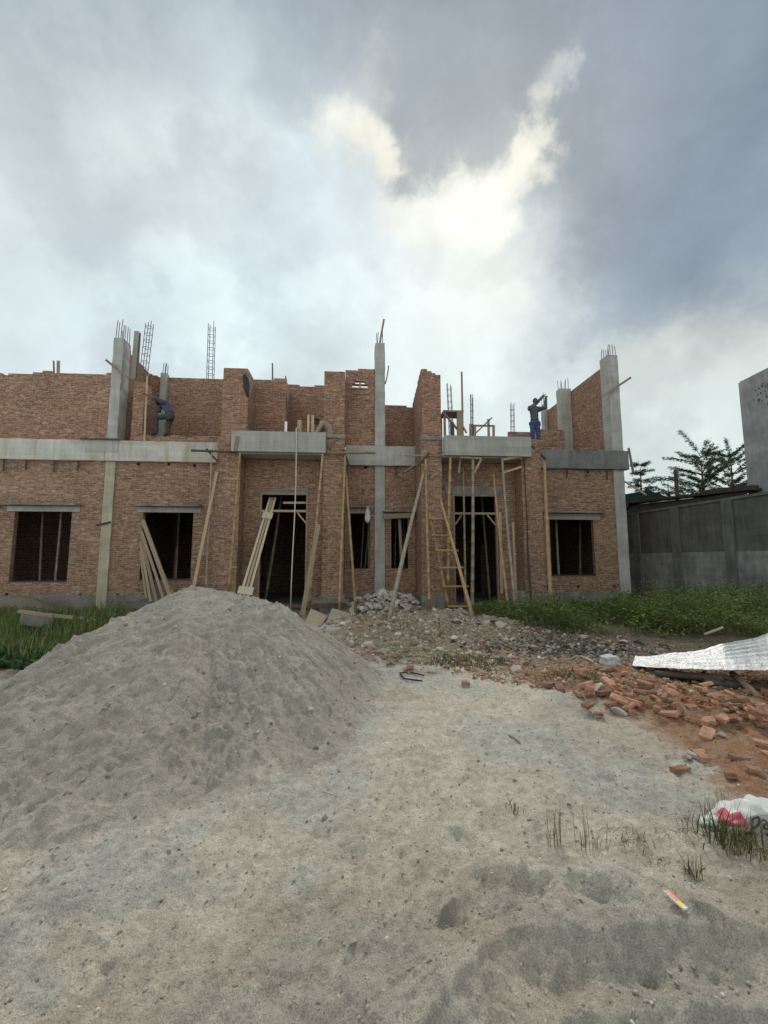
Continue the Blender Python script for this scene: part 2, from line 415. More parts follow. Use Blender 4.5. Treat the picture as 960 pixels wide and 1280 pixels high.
for _ in range(60):
    px, py = rnd.uniform(-40, 1000), rnd.uniform(960, 1280)
    g = G(px, py); dimples.append((g.x, g.y, rnd.uniform(0.02, 0.055) * (0.6 + g.y / 5), rnd.uniform(0.006, 0.020)))
for px, py, r, d in ((668, 1122, .085, .035), (742, 1132, .075, .03), (800, 1125, .06, .025), (600, 1118, .06, .025), (445, 1060, .05, .014), (500, 1065, .05, .014), (560, 1050, .06, .02)):
    g = G(px, py); dimples.append((g.x, g.y, r, d))

def height(X, Y):
    X = np.asarray(X, float); Y = np.asarray(Y, float)
    z = 0.030 * fbm(X * 0.55, Y * 0.55, 3) * smooth(0.6, 3, Y)
    z = z + 0.012 * fbm(X * 2.3, Y * 2.3, 3)
    lay = X * 0.75 + Y * 0.66
    near = 1 - smooth(5, 9, Y)
    z = z + near * 0.017 * fbm(lay * 2.2 + 9, (X * 0.66 - Y * 0.75) * 7, 3)     # raked, dragged look of the spread sand
    z = z + near * 0.010 * fbm(X * 11, Y * 11, 3) + near * 0.0075 * fbm(X * 29 + 4, Y * 29, 2) + near * 0.0045 * perlin(X * 70, Y * 70 + 3)
    z = z + near * 0.03 * np.clip(perlin(X * 4.3 + 7, Y * 4.3) - .32, 0, 1)
    for pts, h, wf, wb in ((ridge1, 0.12, 0.14, 0.24), (ridge2, 0.075, 0.09, 0.13), (ridge3, 0.055, 0.07, 0.11)):
        s, d = polydist(X + 0.04 * perlin(X * 5, Y * 5), Y + 0.028 * perlin(X * 4 + 5, Y * 4) + .010 * perlin(X * 13, Y * 13), pts)
        w = np.where(s > 0, wb, wf)
        prof = np.where(s > 0, np.exp(-(d / w) ** 2), np.clip(1 - d / w, 0, 1) ** 1.25)
        z = z + h * prof * (0.95 + 0.22 * perlin(X * 3 + 2, Y * 3))
    s, d = polydist(X, Y, track)
    z = z - 0.017 * np.exp(-(d / 0.14) ** 2) * (0.5 + 0.5 * np.cos(s * 2 * math.pi / 0.055))
    for pts in ruts:
        s, d = polydist(X + .05 * perlin(X * 2, Y * 2), Y, pts)
        z = z - 0.020 * np.exp(-(d / 0.13) ** 2) + 0.010 * np.exp(-((d - .24) / 0.07) ** 2)
    for x, y, r, h in dimples:
        m = (np.abs(X - x) < 3 * r) & (np.abs(Y - y) < 3 * r)
        if m.any():
            q = ((X - x + .5 * r * perlin(X * 9 + x * 7, Y * 9)) ** 2 + ((Y - y) * 0.9 + .5 * r * perlin(X * 9, Y * 9 + y * 5)) ** 2) / (r * r)
            z = z + np.where(m, -h * np.exp(-q) + 0.4 * h * np.exp(-(np.sqrt(q) - 1.5) ** 2 * 5), 0)
    # mound of rubble and earth before the doors, weed bank on the right
    e = ((X - 0.9) / 3.0) ** 2 + ((Y - 9.9) / 1.7) ** 2
    z = z + np.exp(-e * 1.3) * (0.38 + 0.18 * fbm(X * 1.6, Y * 1.6, 4))
    dd = (X - 0.1) ** 2 / 1.15 ** 2 + (Y - 13.9) ** 2 / 1.1 ** 2
    z = z + 0.52 * np.exp(-dd * 1.1)
    z = z + 0.12 * smooth(3.5, 6.0, X) * smooth(8.5, 11, Y)
    e2 = ((X - 3.4) / 1.9) ** 2 + ((Y - 5.15) / 0.85) ** 2
    z = z + 0.07 * np.exp(-e2 * 1.6)
    return z

def hz(x, y): return float(height(np.array([x]), np.array([y]))[0])

def ground_colour(X, Y):
    n = fbm(X * 0.9 + 3, Y * 0.9, 4); n2 = fbm(X * 3.1, Y * 3.1 + 7, 4)
    c = SAND[None] * np.ones((len(X), 1))
    def blend(c, k, m): return c * (1 - m[:, None]) + k[None] * m[:, None]
    c = blend(c, PATH, smooth(-0.25, 0.35, n + 0.25 * n2) * 0.9)
    c = blend(c, PINK, smooth(0.1, 0.5, fbm(X * 0.7 - 5, Y * 0.7 + 2, 3)) * 0.55)
    s, d = polydist(X, Y, redline)
    inside = smooth(-0.12, 0.22, s * 1.0 + 0.20 * n2) * (1 - smooth(7.2, 8.2, Y)) * smooth(1.2, 1.9, X)
    c = blend(c, RED, inside * (0.75 + 0.25 * np.clip(n2 + 0.5, 0, 1)))
    e = ((X - 1.0) / 2.7) ** 2 + ((Y - 9.8) / 3.3) ** 2
    c = blend(c, MOUND, smooth(1.25, 0.6, e + 0.5 * n2))
    c = blend(c, MOUND * 0.8, smooth(11.2, 12.4, Y + 0.5 * n2))
    weeds = np.maximum(smooth(2.4, 3.3, X + 0.5 * n2) * smooth(6.9, 7.6, Y + 0.4 * n2), smooth(-3.2, -4.4, X + 0.4 * n2) * smooth(5.6, 6.4, Y + 0.3 * n2))
    c = blend(c, SOIL, weeds)
    a = np.exp(-(((X - 3.5) / 1.5) ** 2 + ((Y - 7.75) / 0.7) ** 2) * 1.2) + 0.25 * n2
    c = blend(c, ASH, smooth(0.35, 0.7, a))
    c = blend(c, SOIL * 0.7, smooth(0.4, 0.8, np.exp(-(((X - 4.6) / 1.3) ** 2 + ((Y - 5.9) / 0.55) ** 2)) + 0.2 * n2))
    c = blend(c, MOUND * 0.9, smooth(20, 40, Y))
    n4 = fbm(X * 6.5 + 2, Y * 6.5, 4); n5 = fbm(X * 19, Y * 19 + 3, 3)
    return np.clip(c * (1 + 0.12 * n2[:, None] + 0.13 * n4[:, None] + 0.12 * n5[:, None]), 0.01, 1)

ys = [-60, -20, -8, -4, -2, -1, 0, 0.5, 0.9]
y = 1.15
while y < 15: ys.append(y); y += 0.0046 * y + 0.001
while y < 700: ys.append(y); y *= 1.25
ys = np.array(ys); ts = np.linspace(-1.35, 1.35, 860)
YY, TT = np.meshgrid(ys, ts, indexing='ij')
XX = TT * (np.maximum(np.abs(YY), 0.8) + 1.0)
Xf, Yf = XX.ravel(), YY.ravel()
Zf = height(Xf, Yf)
ny, nx = YY.shape
idx = np.arange(ny * nx).reshape(ny, nx)
quads = np.stack([idx[:-1, :-1], idx[:-1, 1:], idx[1:, 1:], idx[1:, :-1]], -1).reshape(-1, 4)
o = np_mesh('ground', np.stack([Xf, Yf, Zf], 1), quads, None, ground_colour(Xf, Yf), M['ground'], smooth_=True)
tag(o, kind='structure')

# ================================================================== SAND PILE
A = Vector((-2.50, 5.6)); B = Vector((-1.27, 5.55)); Cc = Vector((-2.0, 4.45))
def pile_h(X, Y):
    wx = 0.09 * fbm(X * 1.1, Y * 1.1, 3); wy = 0.09 * fbm(X * 1.1 + 40, Y * 1.1, 3)
    x, y = X + wx, Y + wy
    def cone(p, q, hp, hq):
        dx, dy = q.x - p.x, q.y - p.y; L2 = dx * dx + dy * dy
        t = np.clip(((x - p.x) * dx + (y - p.y) * dy) / L2, 0, 1)
        qx, qy = x - p.x - t * dx, y - p.y - t * dy
        d = np.hypot(qx, qy); an = np.arctan2(qy, qx)
        sl = 0.44 + 0.42 * np.clip(np.cos(an - R(-8)), 0, 1) ** 2.6 + 0.17 * np.clip(-np.cos(an), 0, 1) ** 2 + 0.15 * np.clip(np.sin(an), 0, 1)
        return hp + (hq - hp) * t - sl * d
    h1 = cone(A, B, 1.33, 1.08)
    h2 = cone(A, Cc, 1.18, 0.84)
    k = 0.055
    h = np.log(np.exp(h1 / k) + np.exp(h2 / k)) * k - 0.03
    an = np.arctan2(Y - 5.3, X + 1.9); r = np.hypot(Y - 5.3, X + 1.9)
    h = np.where(h > 0, h, h)
    run = smooth(0.25, 0.9, r) * smooth(-0.05, 0.25, h)
    h = h + run * (0.034 * fbm(an * 8, r * 0.9, 3) + 0.016 * fbm(an * 34 + 7, r * 1.6, 3))
    h = h + 0.022 * fbm(X * 2.2, Y * 2.2 + 3, 3) + 0.011 * fbm(X * 9, Y * 9, 4)
    patch = smooth(-.15, .5, fbm(X * 1.1 + 5, Y * 1.1 - 8, 3))                 # lumpy in patches, smooth slip faces elsewhere
    cl = np.clip(perlin(X * 15 + 3, Y * 15) - 0.33, 0, 1); h = h + 0.085 * cl * patch
    cl = np.clip(perlin(X * 7 + 31, Y * 7) - 0.45, 0, 1); h = h + 0.16 * cl * patch
    cl = np.clip(perlin(X * 31, Y * 31 + 11) - 0.25, 0, 1); h = h + 0.022 * cl * (0.35 + patch)
    # slumped toe
    return h
gx = np.arange(-6.2, 1.2, 0.0125); gy = np.arange(1.9, 8.9, 0.0135)
PY, PX = np.meshgrid(gy, gx, indexing='ij')
px_, py_ = PX.ravel(), PY.ravel()
ph = pile_h(px_, py_); gz = height(px_, py_)
soft = 0.022
hh = soft * np.log1p(np.exp(np.clip(ph / soft, -30, 60)))          # blend the toe into the ground
keep = hh > 0.012
zz = gz + hh - 0.012
Vp = np.stack([px_, py_, zz], 1)
ny, nx = PY.shape
idx = np.arange(ny * nx).reshape(ny, nx)
quads = np.stack([idx[:-1, :-1], idx[:-1, 1:], idx[1:, 1:], idx[1:, :-1]], -1).reshape(-1, 4)
quads = quads[keep[quads].any(1)]
used = np.unique(quads); remap = np.zeros(len(Vp), int); remap[used] = np.arange(len(used))
Vp = Vp[used]; quads = remap[quads]
nn = fbm(Vp[:, 0] * 1.3, Vp[:, 1] * 1.3, 4); n3 = fbm(Vp[:, 0] * 7, Vp[:, 1] * 7 + 5, 4)
cp = np.array((0.405, 0.365, 0.305))[None] * (1 + 0.10 * nn[:, None] + 0.10 * n3[:, None])
toe = smooth(0.25, 0.02, hh[used])[:, None]
cp = cp * (1 - toe * 0.6) + ground_colour(Vp[:, 0], Vp[:, 1]) * toe * 0.6
o = np_mesh('sand_pile', Vp, quads, None, cp, M['sand'], smooth_=True)
tag(o, 'large heap of grey beige building sand dumped before the brick house', 'sand pile')

def pile_z(x, y):
    h = float(pile_h(np.array([x]), np.array([y]))[0])
    return hz(x, y) + soft * math.log1p(math.exp(max(-30, min(60, h / soft))))

# ================================================================== BUILDING
BT, BB = 5.58, 4.88
root = empty('brick_house', P0, YAW)
tag(root, 'unfinished two-storey red brick row house with bare concrete columns and beams', 'house')

def rag_top(a0, a1, z, step=0.205, amp=2, seed=0, slope=0.0, prob=0.35):
    """ragged course heights along the top of a wall: list of (a_start, a_end, z_top)"""
    r = random.Random(seed); out = []; a = a0
    while a < a1 - 1e-6:
        b = min(a1, a + step * r.choice((1, 1, 2, 3, 4)))
        zt = z + slope * ((a + b) / 2 - a0)
        zt = round(zt / 0.067) * 0.067
        if r.random() < prob: zt -= 0.067 * r.randint(1, amp)
        out.append((a, b, zt)); a = b
    return out

def wall(name, axis, a0, a1, t0, t1, z0, tops, holes=(), mat='brick', parent=None):
    """axis 'x': runs along local x, thickness t0..t1 in y; axis 'y': runs along y, thickness in x"""
    if not isinstance(tops, list): tops = [(a0, a1, tops)]
    A_ = sorted({a0, a1, *(t[0] for t in tops), *(t[1] for t in tops), *(h[0] for h in holes), *(h[1] for h in holes)})
    A_ = [a for a in A_ if a0 - 1e-9 <= a <= a1 + 1e-9]
    Z_ = sorted({z0, *(t[2] for t in tops), *(h[2] for h in holes), *(h[3] for h in holes)})
    Z_ = [z for z in Z_ if z >= z0]
    def solid(i, k):
        if i < 0 or k < 0 or i >= len(A_) - 1 or k >= len(Z_) - 1: return False
        a = (A_[i] + A_[i + 1]) / 2; z = (Z_[k] + Z_[k + 1]) / 2
        for t in tops:
            if t[0] <= a <= t[1]:
                if z > t[2]: return False
                break
        return not any(h[0] < a < h[1] and h[2] < z < h[3] for h in holes)
    mb = MB()
    P = (lambda a, t, z: (a, t, z)) if axis == 'x' else (lambda a, t, z: (t, a, z))
    flip = axis == 'y'
    def q(*p): mb.add(p[::-1] if flip else p, [(0, 1, 2, 3)])
    for i in range(len(A_) - 1):
        for k in range(len(Z_) - 1):
            if not solid(i, k): continue
            a, b, z, w = A_[i], A_[i + 1], Z_[k], Z_[k + 1]
            q(P(a, t0, z), P(b, t0, z), P(b, t0, w), P(a, t0, w))
            q(P(b, t1, z), P(a, t1, z), P(a, t1, w), P(b, t1, w))
            if not solid(i - 1, k): q(P(a, t1, z), P(a, t0, z), P(a, t0, w), P(a, t1, w))
            if not solid(i + 1, k): q(P(b, t0, z), P(b, t1, z), P(b, t1, w), P(b, t0, w))
            if not solid(i, k - 1): q(P(a, t1, z), P(b, t1, z), P(b, t0, z), P(a, t0, z))
            if not solid(i, k + 1): q(P(a, t0, w), P(b, t0, w), P(b, t1, w), P(a, t1, w))
    return mb.build(name, M[mat], root if parent is None else parent, uv=True)

def block(name, u0, u1, v1, v0, z0, z1, mat, parent=None, rough=0.0):
    """box part: u range, front v1, back v0"""
    mb = MB(); mb.box(u0, u1, -v1, -v0, z0, z1)
    o = mb.build(name, M[mat], root if parent is None else parent, uv=True)
    if rough:
        bm = bmesh.new(); bm.from_mesh(o.data)
        bmesh.ops.bevel(bm, geom=list(bm.edges), offset=rough, segments=1, affect='EDGES')
        for _ in range(5):
            long_ = [e for e in bm.edges if e.calc_length() > .35]
            if not long_: break
            bmesh.ops.subdivide_edges(bm, edges=long_, cuts=1)
        bmesh.ops.triangulate(bm, faces=[f for f in bm.faces if len(f.verts) > 4])
        for v in bm.verts:
            k_ = math.sin(v.co.x * 9.1 + v.co.z * 5.3) + math.sin(v.co.z * 13.7 + v.co.y * 7 + u0) + rnd.uniform(-1, 1)
            v.co += v.normal * (.0035 * k_ - (.02 if rnd.random() < .10 and v.calc_shell_factor() > 1.05 else 0))
        bm.to_mesh(o.data); bm.free()
        while o.data.uv_layers: o.data.uv_layers.remove(o.data.uv_layers[0])
        boxuv(o.data)
    return o

def uz(px, py, v): return F(px, py, v)
def put(px, py, v=0.0, s=0.10):       # small putlog hole at a pixel of the facade
    u, z = F(px, py, v); return (u - s / 2, u + s / 2, z - s / 2, z + s / 2)

UL = -16.5
# columns (u0, u1)
CL, CC_, CR = (-9.36, -9.03), (-0.33, 0.03), (8.42, 8.83)
bw = 0.16
# --- ground floor walls
W1 = (F(15, 680, 0)[0], F(87, 680, 0)[0], 0.93, 3.2)
W1b = (-15.6, -13.7, 0.93, 3.2)
W2 = (F(177, 680, 0)[0], F(240, 680, 0)[0], 0.98, 3.2)
W3 = (F(438, 675, 0)[0], F(463, 675, 0)[0], 1.3, 3.22)
W4 = (F(489, 680, 0)[0], F(510, 680, 0)[0], 1.3, 3.06)
W5 = (F(688, 680, 0)[0], F(743, 680, 0)[0], 1.07, 3.06)
D1 = (F(323, 690, .7)[0], F(384, 690, .7)[0], 0.12, 3.78)
D2 = (F(567, 690, .7)[0], F(623, 690, .7)[0], 0.12, 3.8)
PZ = 0.46
wall('front_wall', 'x', UL, CL[0], 0, bw, PZ, BB, [W1, W1b, put(8, 743), put(100, 744)], 'brick')
wall('front_wall', 'x', CL[1], -5.36, 0, bw, PZ, BB, [W2, put(173, 580), put(211, 580), put(243, 582), put(147, 744)], 'brick')
wall('front_wall', 'x', -1.36, CC_[0], 0, bw, PZ, BB, [W3, put(457, 584)], 'brick_rough')
wall('front_wall', 'x', CC_[1], 1.10, 0, bw, PZ, BB, [W4], 'brick_rough')
wall('front_wall', 'x', 5.12, CR[0], 0, bw, PZ, BB, [W5, put(735, 590), put(685, 733), put(723, 733), put(768, 733)], 'brick')
wall('porch_wall', 'x', -4.61, -2.05, -.7, -.7 + bw, 0.1, BB, [D1], 'brick_rough')
wall('porch_wall', 'x', 1.79, 4.44, -.7, -.7 + bw, 0.1, BB, [D2], 'brick_rough')
# plinths
for a, b in ((UL, CL[0]), (CL[1], -5.36), (-1.36, CC_[0]), (CC_[1], 1.10), (5.12, CR[0])):
    block('plinth', a, b, 0.03, -bw, -0.3, PZ, 'conc_plinth')
# piers
piers = [(-5.35, -4.62, 'brick'), (-2.04, -1.37, 'brick'), (1.11, 1.78, 'brick_rough'), (4.45, 5.11, 'brick')]
for i, (a, b, m_) in enumerate(piers):
    hole = [(a + .5, a + .58, 2.0, 2.08)] if i == 0 else []
    wall('pier', 'x', a, b, -1.3, -0.001, 0.5, [(a, b, BT - .1)], [], m_)
    block('pier_base', a - .05, b + .05, 1.37, 0.05, -0.3, 0.5, 'conc_plinth', rough=0.02)
block('pier_base', 3.95, 4.39, 1.42, 0.75, -0.3, 0.62, 'conc_plinth', rough=0.03)
for a, b in ((-2.08, -1.35), (1.09, 1.82)):
    block('pier_cap', a, b, 1.33, 0.2, BT - .1, BT + .03, 'conc_plinth', rough=0.02)
# --- beams
def beam(u0, u1, mat, stubs=()):
    b = block('beam', u0, u1, 0.15, -0.25, BB, BT, mat, rough=0.012)
    for px in stubs:
        u, _ = F(px, 583, 0.06); L = rnd.uniform(0.3, 0.45)
        mb = MB(); mb.tube([(u, -0.08, BB + .01), (u + .01, -0.09, BB - L * .5), (u - .01, -0.06, BB - L)], 0.022, 6)
        mb.build('formwork_stub', M['wood_dark'], b)
    return b
beam(UL, CL[0] - .002, 'conc', (5, 33, 68, 98))
beam(CL[0], -5.36, 'conc')
beam(-1.36, 1.10, 'conc_grey', (495,))
b = beam(5.12, 8.98, 'conc_dark', (708, 732, 758))
for a0, a1, zz0, zz1 in ((-10.6, -9.1, BT - .36, BT - .02),):   # formwork patch at the left column
    block('joint_patch', F(107, 555, .15)[0], F(148, 555, .15)[0], 0.165, 0.14, BT - .40, BT - .03, 'conc_grey')
mb = MB(); mb.bar((F(100, 552, .2)[0], -.2, BT + .02), (F(150, 552, .2)[0], -.2, BT + .02), .05, .05); mb.build('formwork_batten', M['wood_dark'], root)
mb = MB(); mb.bar((8.99, -.16, BT + .1), (9.07, -.22, BB - .15), .10, .03, (1, 0, 0)); mb.build('formwork_board', M['wood_grey'], root)
# --- columns: lower shafts stand a little proud of the wall, upper shafts run above the beams
def starter(colobj, u0, u1, y0, y1, ztop, n, hmin, hmax, r=0.013):
    for i in range(n):
        u = u0 + (u1 - u0) * ((i % ((n + 1) // 2)) + 0.5) / ((n + 1) // 2); yv = y0 + .05 if i < (n + 1) // 2 else y1 - .05
        h = rnd.uniform(hmin, hmax); dx = rnd.uniform(-.03, .05)
        mb = MB(); mb.tube([(u, yv, ztop - .1), (u + dx * .3, yv, ztop + h * .5), (u + dx, yv, ztop + h)], r, 5)
        mb.build('starter_bar', M['rebar'], colobj)
c = block('column', *CL, 0.06, -0.3, -0.3, BB, 'conc_yellow', rough=0.01)
c = block('column', *CL, 0.10, -0.42, BT, 9.22, 'conc_grey', rough=0.012); starter(c, *CL, -.1, .42, 9.22, 8, .5, .75)
c = block('column', *CC_, 0.06, -0.3, -0.3, BB, 'conc_grey', rough=0.01)
c = block('column', *CC_, 0.10, -0.3, BT, 9.40, 'conc_grey', rough=0.012); starter(c, *CC_, -.1, .3, 9.4, 4, .4, .7)
c = block('column', *CR, 0.06, -0.3, -0.3, BB, 'conc_grey', rough=0.01)
c = block('column', *CR, 0.10, -0.42, BT, 9.28, 'conc_grey', rough=0.012); starter(c, *CR, -.1, .42, 9.28, 8, .35, .5)
# --- window hoods and lintels
for px0, px1, zt, wv in ((-40, 95, 3.42, W1), (167, 249, 3.42, W2), (437, 464, 3.44, W3), (479, 519, 3.3, W4), (684, 758, 3.32, W5)):
    a, b = F(px0, 635, .3)[0], F(px1, 635, .3)[0]
    h = block('window_hood', a, b, 0.30, 0.0, zt - .07, zt, 'conc_plinth', rough=0.012)
    block('lintel', max(a, wv[0] - .25), min(b, wv[1] + .25), 0.02, -0.1, wv[3] - .02, zt - .071, 'conc_grey')
for wv in (W1, W2, W5):
    block('window_sill', wv[0], wv[1], 0.012, -bw - .01, wv[2] - .05, wv[2], 'wood_dark')
# --- door frames
for d, tz in ((D1, 3.15), (D2, 3.12)):
    fr = MB()
    fr.box(d[0], d[0] + .06, -.72, -.6, d[2], d[3]); fr.box(d[1] - .06, d[1], -.72, -.6, d[2], d[3]); fr.box(d[0] + .06, d[1] - .06, -.72, -.6, d[3] - .06, d[3])
    f_ = fr.build('door_frame', M['wood_grey'], root)
    t_ = MB(); t_.box(d[0] + .06, d[1] - .06, -.71, -.65, tz, tz + .07); t_.build('transom_rail', M['wood'], f_)
    for s_ in ((d[0] + .06, d[0] + .30), (d[1] - .06, d[1] - .34)):
        br = MB(); br.bar((s_[0], -.68, tz - .36), (s_[1], -.68, tz - .02), .05, .03); br.build('corner_brace', M['wood'], f_)
block('lintel', D2[0] - .25, D2[1] + .2, 0.725, 0.56, D2[3], D2[3] + .27, 'conc_plinth')
block('lintel', D1[0] - .2, D1[1] + .2, 0.715, 0.56, D1[3], D1[3] + .12, 'conc_plinth')
# --- canopies over the two doors
for a, b in ((F(289, 552, 1.6)[0], F(407, 552, 1.6)[0]), (F(556, 555, 1.6)[0], F(664, 555, 1.6)[0])):
    cn = MB()
    cn.box(a, b, -1.6, -1.42, 4.93, 5.58); cn.box(a, a + .15, -1.42, -1.302, 4.93, 5.58); cn.box(b - .15, b, -1.42, -1.302, 4.93, 5.58)
    cn.build('canopy_upstand', M['conc_canopy'], root, uv=True)
a, b = -4.61, -2.05
for (a, b) in ((-4.615, -2.045), (1.785, 4.445)):
    block('canopy_slab', a, b, 1.415, 0.0, 4.90, 5.05, 'conc_grey')
# --- floors, back walls and party walls (dark inside)
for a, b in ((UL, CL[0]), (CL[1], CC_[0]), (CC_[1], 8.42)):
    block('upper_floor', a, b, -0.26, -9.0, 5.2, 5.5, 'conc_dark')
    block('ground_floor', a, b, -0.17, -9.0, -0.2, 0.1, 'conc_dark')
    wall('back_wall', 'x', a, b, 5.6, 5.75, 0.1, 5.2, [], 'brick_inner_shaded')
wall('party_wall', 'y', 0.31, 9.0, CL[0] + .08, CL[1] - .08, -0.2, 5.2, [], 'brick_inner_shaded')
wall('party_wall', 'y', 0.31, 9.0, CC_[0] + .1, CC_[1] - .1, -0.2, 5.2, [], 'brick_inner_shaded')
wall('party_wall', 'y', 0.31, 9.0, CR[0] + .12, CR[1] - .12, -0.2, 5.2, [], 'brick_inner_shaded')
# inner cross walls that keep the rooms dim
wall('inner_wall', 'y', 0.2, 5.6, -5.6, -5.45, 0.1, 5.2, [(3.4, 4.4, 0.1, 2.3)], 'brick_inner_shaded')
wall('inner_wall', 'y', 0.2, 5.6, -1.75, -1.6, 0.1, 5.2, [(3.4, 4.4, 0.1, 2.3)], 'brick_inner_shaded')
wall('inner_wall', 'y', 0.2, 5.6, 1.45, 1.6, 0.1, 5.2, [(3.4, 4.4, 0.1, 2.3)], 'brick_inner_shaded')
wall('inner_wall', 'y', 0.2, 5.6, 4.75, 4.9, 0.1, 5.2, [(3.4, 4.4, 0.1, 2.3)], 'brick_inner_shaded')
wall('side_wall', 'y', 0.2, 9.0, UL, UL + .15, -0.2, 5.2, [], 'brick_inner_shaded')
# --- upper storey
a41 = F(41, 468, -.1)[0]
wall('upper_wall', 'x', UL, CL[0], .1, .26, BT, rag_top(UL, a41, 7.88, seed=1, prob=.2, amp=1) + rag_top(a41, CL[0], 8.03, step=.3, seed=2, prob=.3, amp=1), [], 'brick_up')
# left party wall, its courses stepping down towards the back
wall('party_wall', 'y', 0.42, 7.0, -9.28, -9.12, 5.5, rag_top(.42, 7.0, 9.14, seed=3, slope=-0.10, prob=.5), [], 'brick_up')
u0, u1 = F(165, 520, 0)[0], F(179, 520, 0)[0]
wall('upper_pier', 'x', u0, u1, 0.0, 0.5, BT, rag_top(u0, u1, F(170, 474, 0)[1], seed=4, step=.1, prob=.4, amp=1), [], 'brick_up')
c = block('column', F(200, 500, -2.0)[0], F(207.5, 500, -2.0)[0], -1.92, -2.2, 5.5, F(204, 467, -2)[1], 'conc_grey', rough=.01)
starter(c, F(200, 500, -2.0)[0], F(207.5, 500, -2.0)[0], 1.92, 2.2, F(204, 467, -2)[1], 4, .3, .5)
uB0, uB1 = CL[1] - .1, F(284, 520, -2.1)[0]
wall('upper_wall', 'x', F(207.5, 500, -2.1)[0], uB1, 2.1, 2.26, 5.5, rag_top(F(207.5, 500, -2.1)[0], uB1, 8.83, seed=5, prob=.35, amp=1, step=.28), [], 'brick_up')
wall('upper_wall', 'x', CL[1] - .09, F(200, 500, -2.1)[0], 2.1, 2.26, 5.5, rag_top(CL[1], F(200, 500, -2.1)[0], 8.83, seed=55, prob=.35, amp=1), [], 'brick_up')
wall('parapet', 'x', u1 + .01, -5.5, -0.02, .14, BT, rag_top(u1 + .01, -5.5, F(220, 544.5, 0)[1], seed=6, prob=.2, amp=1), [], 'brick_up')
# brick towers over the piers
t1 = (F(278, 500, .6)[0], F(310, 500, .6)[0])
wall('brick_tower', 'x', *t1, -.6, .3, BT - .3, rag_top(*t1, 8.02, seed=7, step=.1, prob=.3, amp=1), [], 'brick_up')
wall('upper_wall', 'x', t1[0] + .2, F(357, 520, -.6)[0], .6, .76, 5.5, rag_top(t1[0] + .2, F(357, 520, -.6)[0], 8.22, seed=8, step=.25, prob=.3, amp=1), [], 'brick_up')
wall('upper_wall', 'y', .77, 2.1, F(357, 520, -.6)[0] - .16, F(357, 520, -.6)[0] - .001, 5.5, rag_top(.77, 2.1, 8.2, seed=88), [], 'brick_up')
t2 = (F(405, 500, .6)[0], F(431, 500, .6)[0])
wall('upper_wall', 'x', F(345, 520, -2.1)[0], F(425, 520, -2.1)[0], 2.101, 2.26, 5.5, rag_top(F(345, 520, -2.1)[0], F(425, 520, -2.1)[0], 8.66, seed=9, step=.3, prob=.2, amp=1), [], 'brick_up')
wall('brick_tower', 'x', *t2, -.6, .3, BT - .3, rag_top(*t2, 8.1, seed=10, step=.1, prob=.4, amp=1), [], 'brick_up')
t3 = (F(527, 500, .6)[0], F(551, 500, .6)[0])
wall('brick_tower', 'x', *t3, -.6, -.3, BT - .3, [(t3[0], t3[0] + .2, 8.24), (t3[0] + .2, t3[0] + .36, 8.17), (t3[0] + .36, t3[0] + .5, 8.1), (t3[0] + .5, t3[1], 8.04)], [], 'brick_up')
wall('brick_tower', 'y', -.299, 1.6, t3[0], t3[0] + .16, BT - .3, [(-.3, .0, 8.2), (0., .3, 8.13), (.3, .7, 8.0), (.7, 1.0, 7.93), (1.0, 1.3, 7.86), (1.3, 1.6, 7.8)], [], 'brick_up')
# wall with the small arched vent beside the middle column
ua, ub = t2[1] + .005, CC_[0] - .002
uv0, zv0 = F(440, 484, 0); uv1, zv1 = F(460, 476, 0)
vh = []
rad = (uv1 - uv0) / 2; mid = (uv0 + uv1) / 2
for row, (za, zb) in enumerate(((zv0, zv0 + .11), (zv0 + .13, zv0 + .24))):
    hw = math.sqrt(max(rad * rad - ((za + zb) / 2 - zv0) ** 2 * 1.6, .005))
    vh += [(mid - hw, mid - .025, za, zb), (mid + .025, mid + hw, za, zb)]
for row in range(3):
    za = zv0 - .2 - row * .2
    vh += [] 
vw = wall('upper_wall', 'x', ua, ub, 0.0, .16, BT, rag_top(ua, ub, 8.42, seed=12, step=.15, prob=.3, amp=1), vh, 'brick_up')
for k, zz_ in enumerate((zv0 - .03, zv0 - .22, zv0 - .42)):
    block('vent_ledge', uv0 - .04, uv1 + .04, 0.035, -.001, zz_ - .045, zz_, 'brick_rough', parent=vw)
wall('upper_wall', 'x', CC_[1] + .002, t3[0] + .05, 1.601, 1.76, 5.5, rag_top(CC_[1], t3[0] + .05, 7.72, seed=13, step=.25, prob=.25, amp=1), [], 'brick_up')
# right unit: side party wall with engaged columns, low wall
ye = 5.6
wall('party_wall', 'y', .43, ye, 8.55, 8.71, 5.5, rag_top(.43, ye, 9.06, seed=14, slope=0.0, prob=.35, amp=1, step=.4), [], 'brick_up')
for px0, px1, pyt, v in ((699, 711, 487, -3.0), (678.5, 685, 506, -5.3)):
    uu0 = F(px0, 520, v)[0]; uu1 = 8.54; zt = F((px0 + px1) / 2, pyt, v)[1]
    c = block('column', uu0, uu1, v + .15, v - .2, 5.5, zt, 'conc_grey', rough=.012)
    starter(c, uu0, uu1, -v - .15, -v + .2, zt, 6 if v > -4 else 4, .35, .6)
uu0, uu1 = F(666, 548, -1.5)[0], F(706, 548, -1.5)[0]
wall('low_wall', 'x', uu0, uu1, 1.5, 1.66, 5.5, rag_top(uu0, uu1, F(690, 537.5, -1.5)[1], seed=15, step=.25, prob=.2, amp=1), [], 'brick')
uu0, uu1 = F(636, 541, -3.2)[0], F(668, 541, -3.2)[0]
wall('low_wall', 'x', uu0, uu1, 3.2, 3.36, 5.5, rag_top(uu0, uu1, F(650, 540, -3.2)[1], seed=16, step=.25, prob=.3, amp=1), [], 'brick')
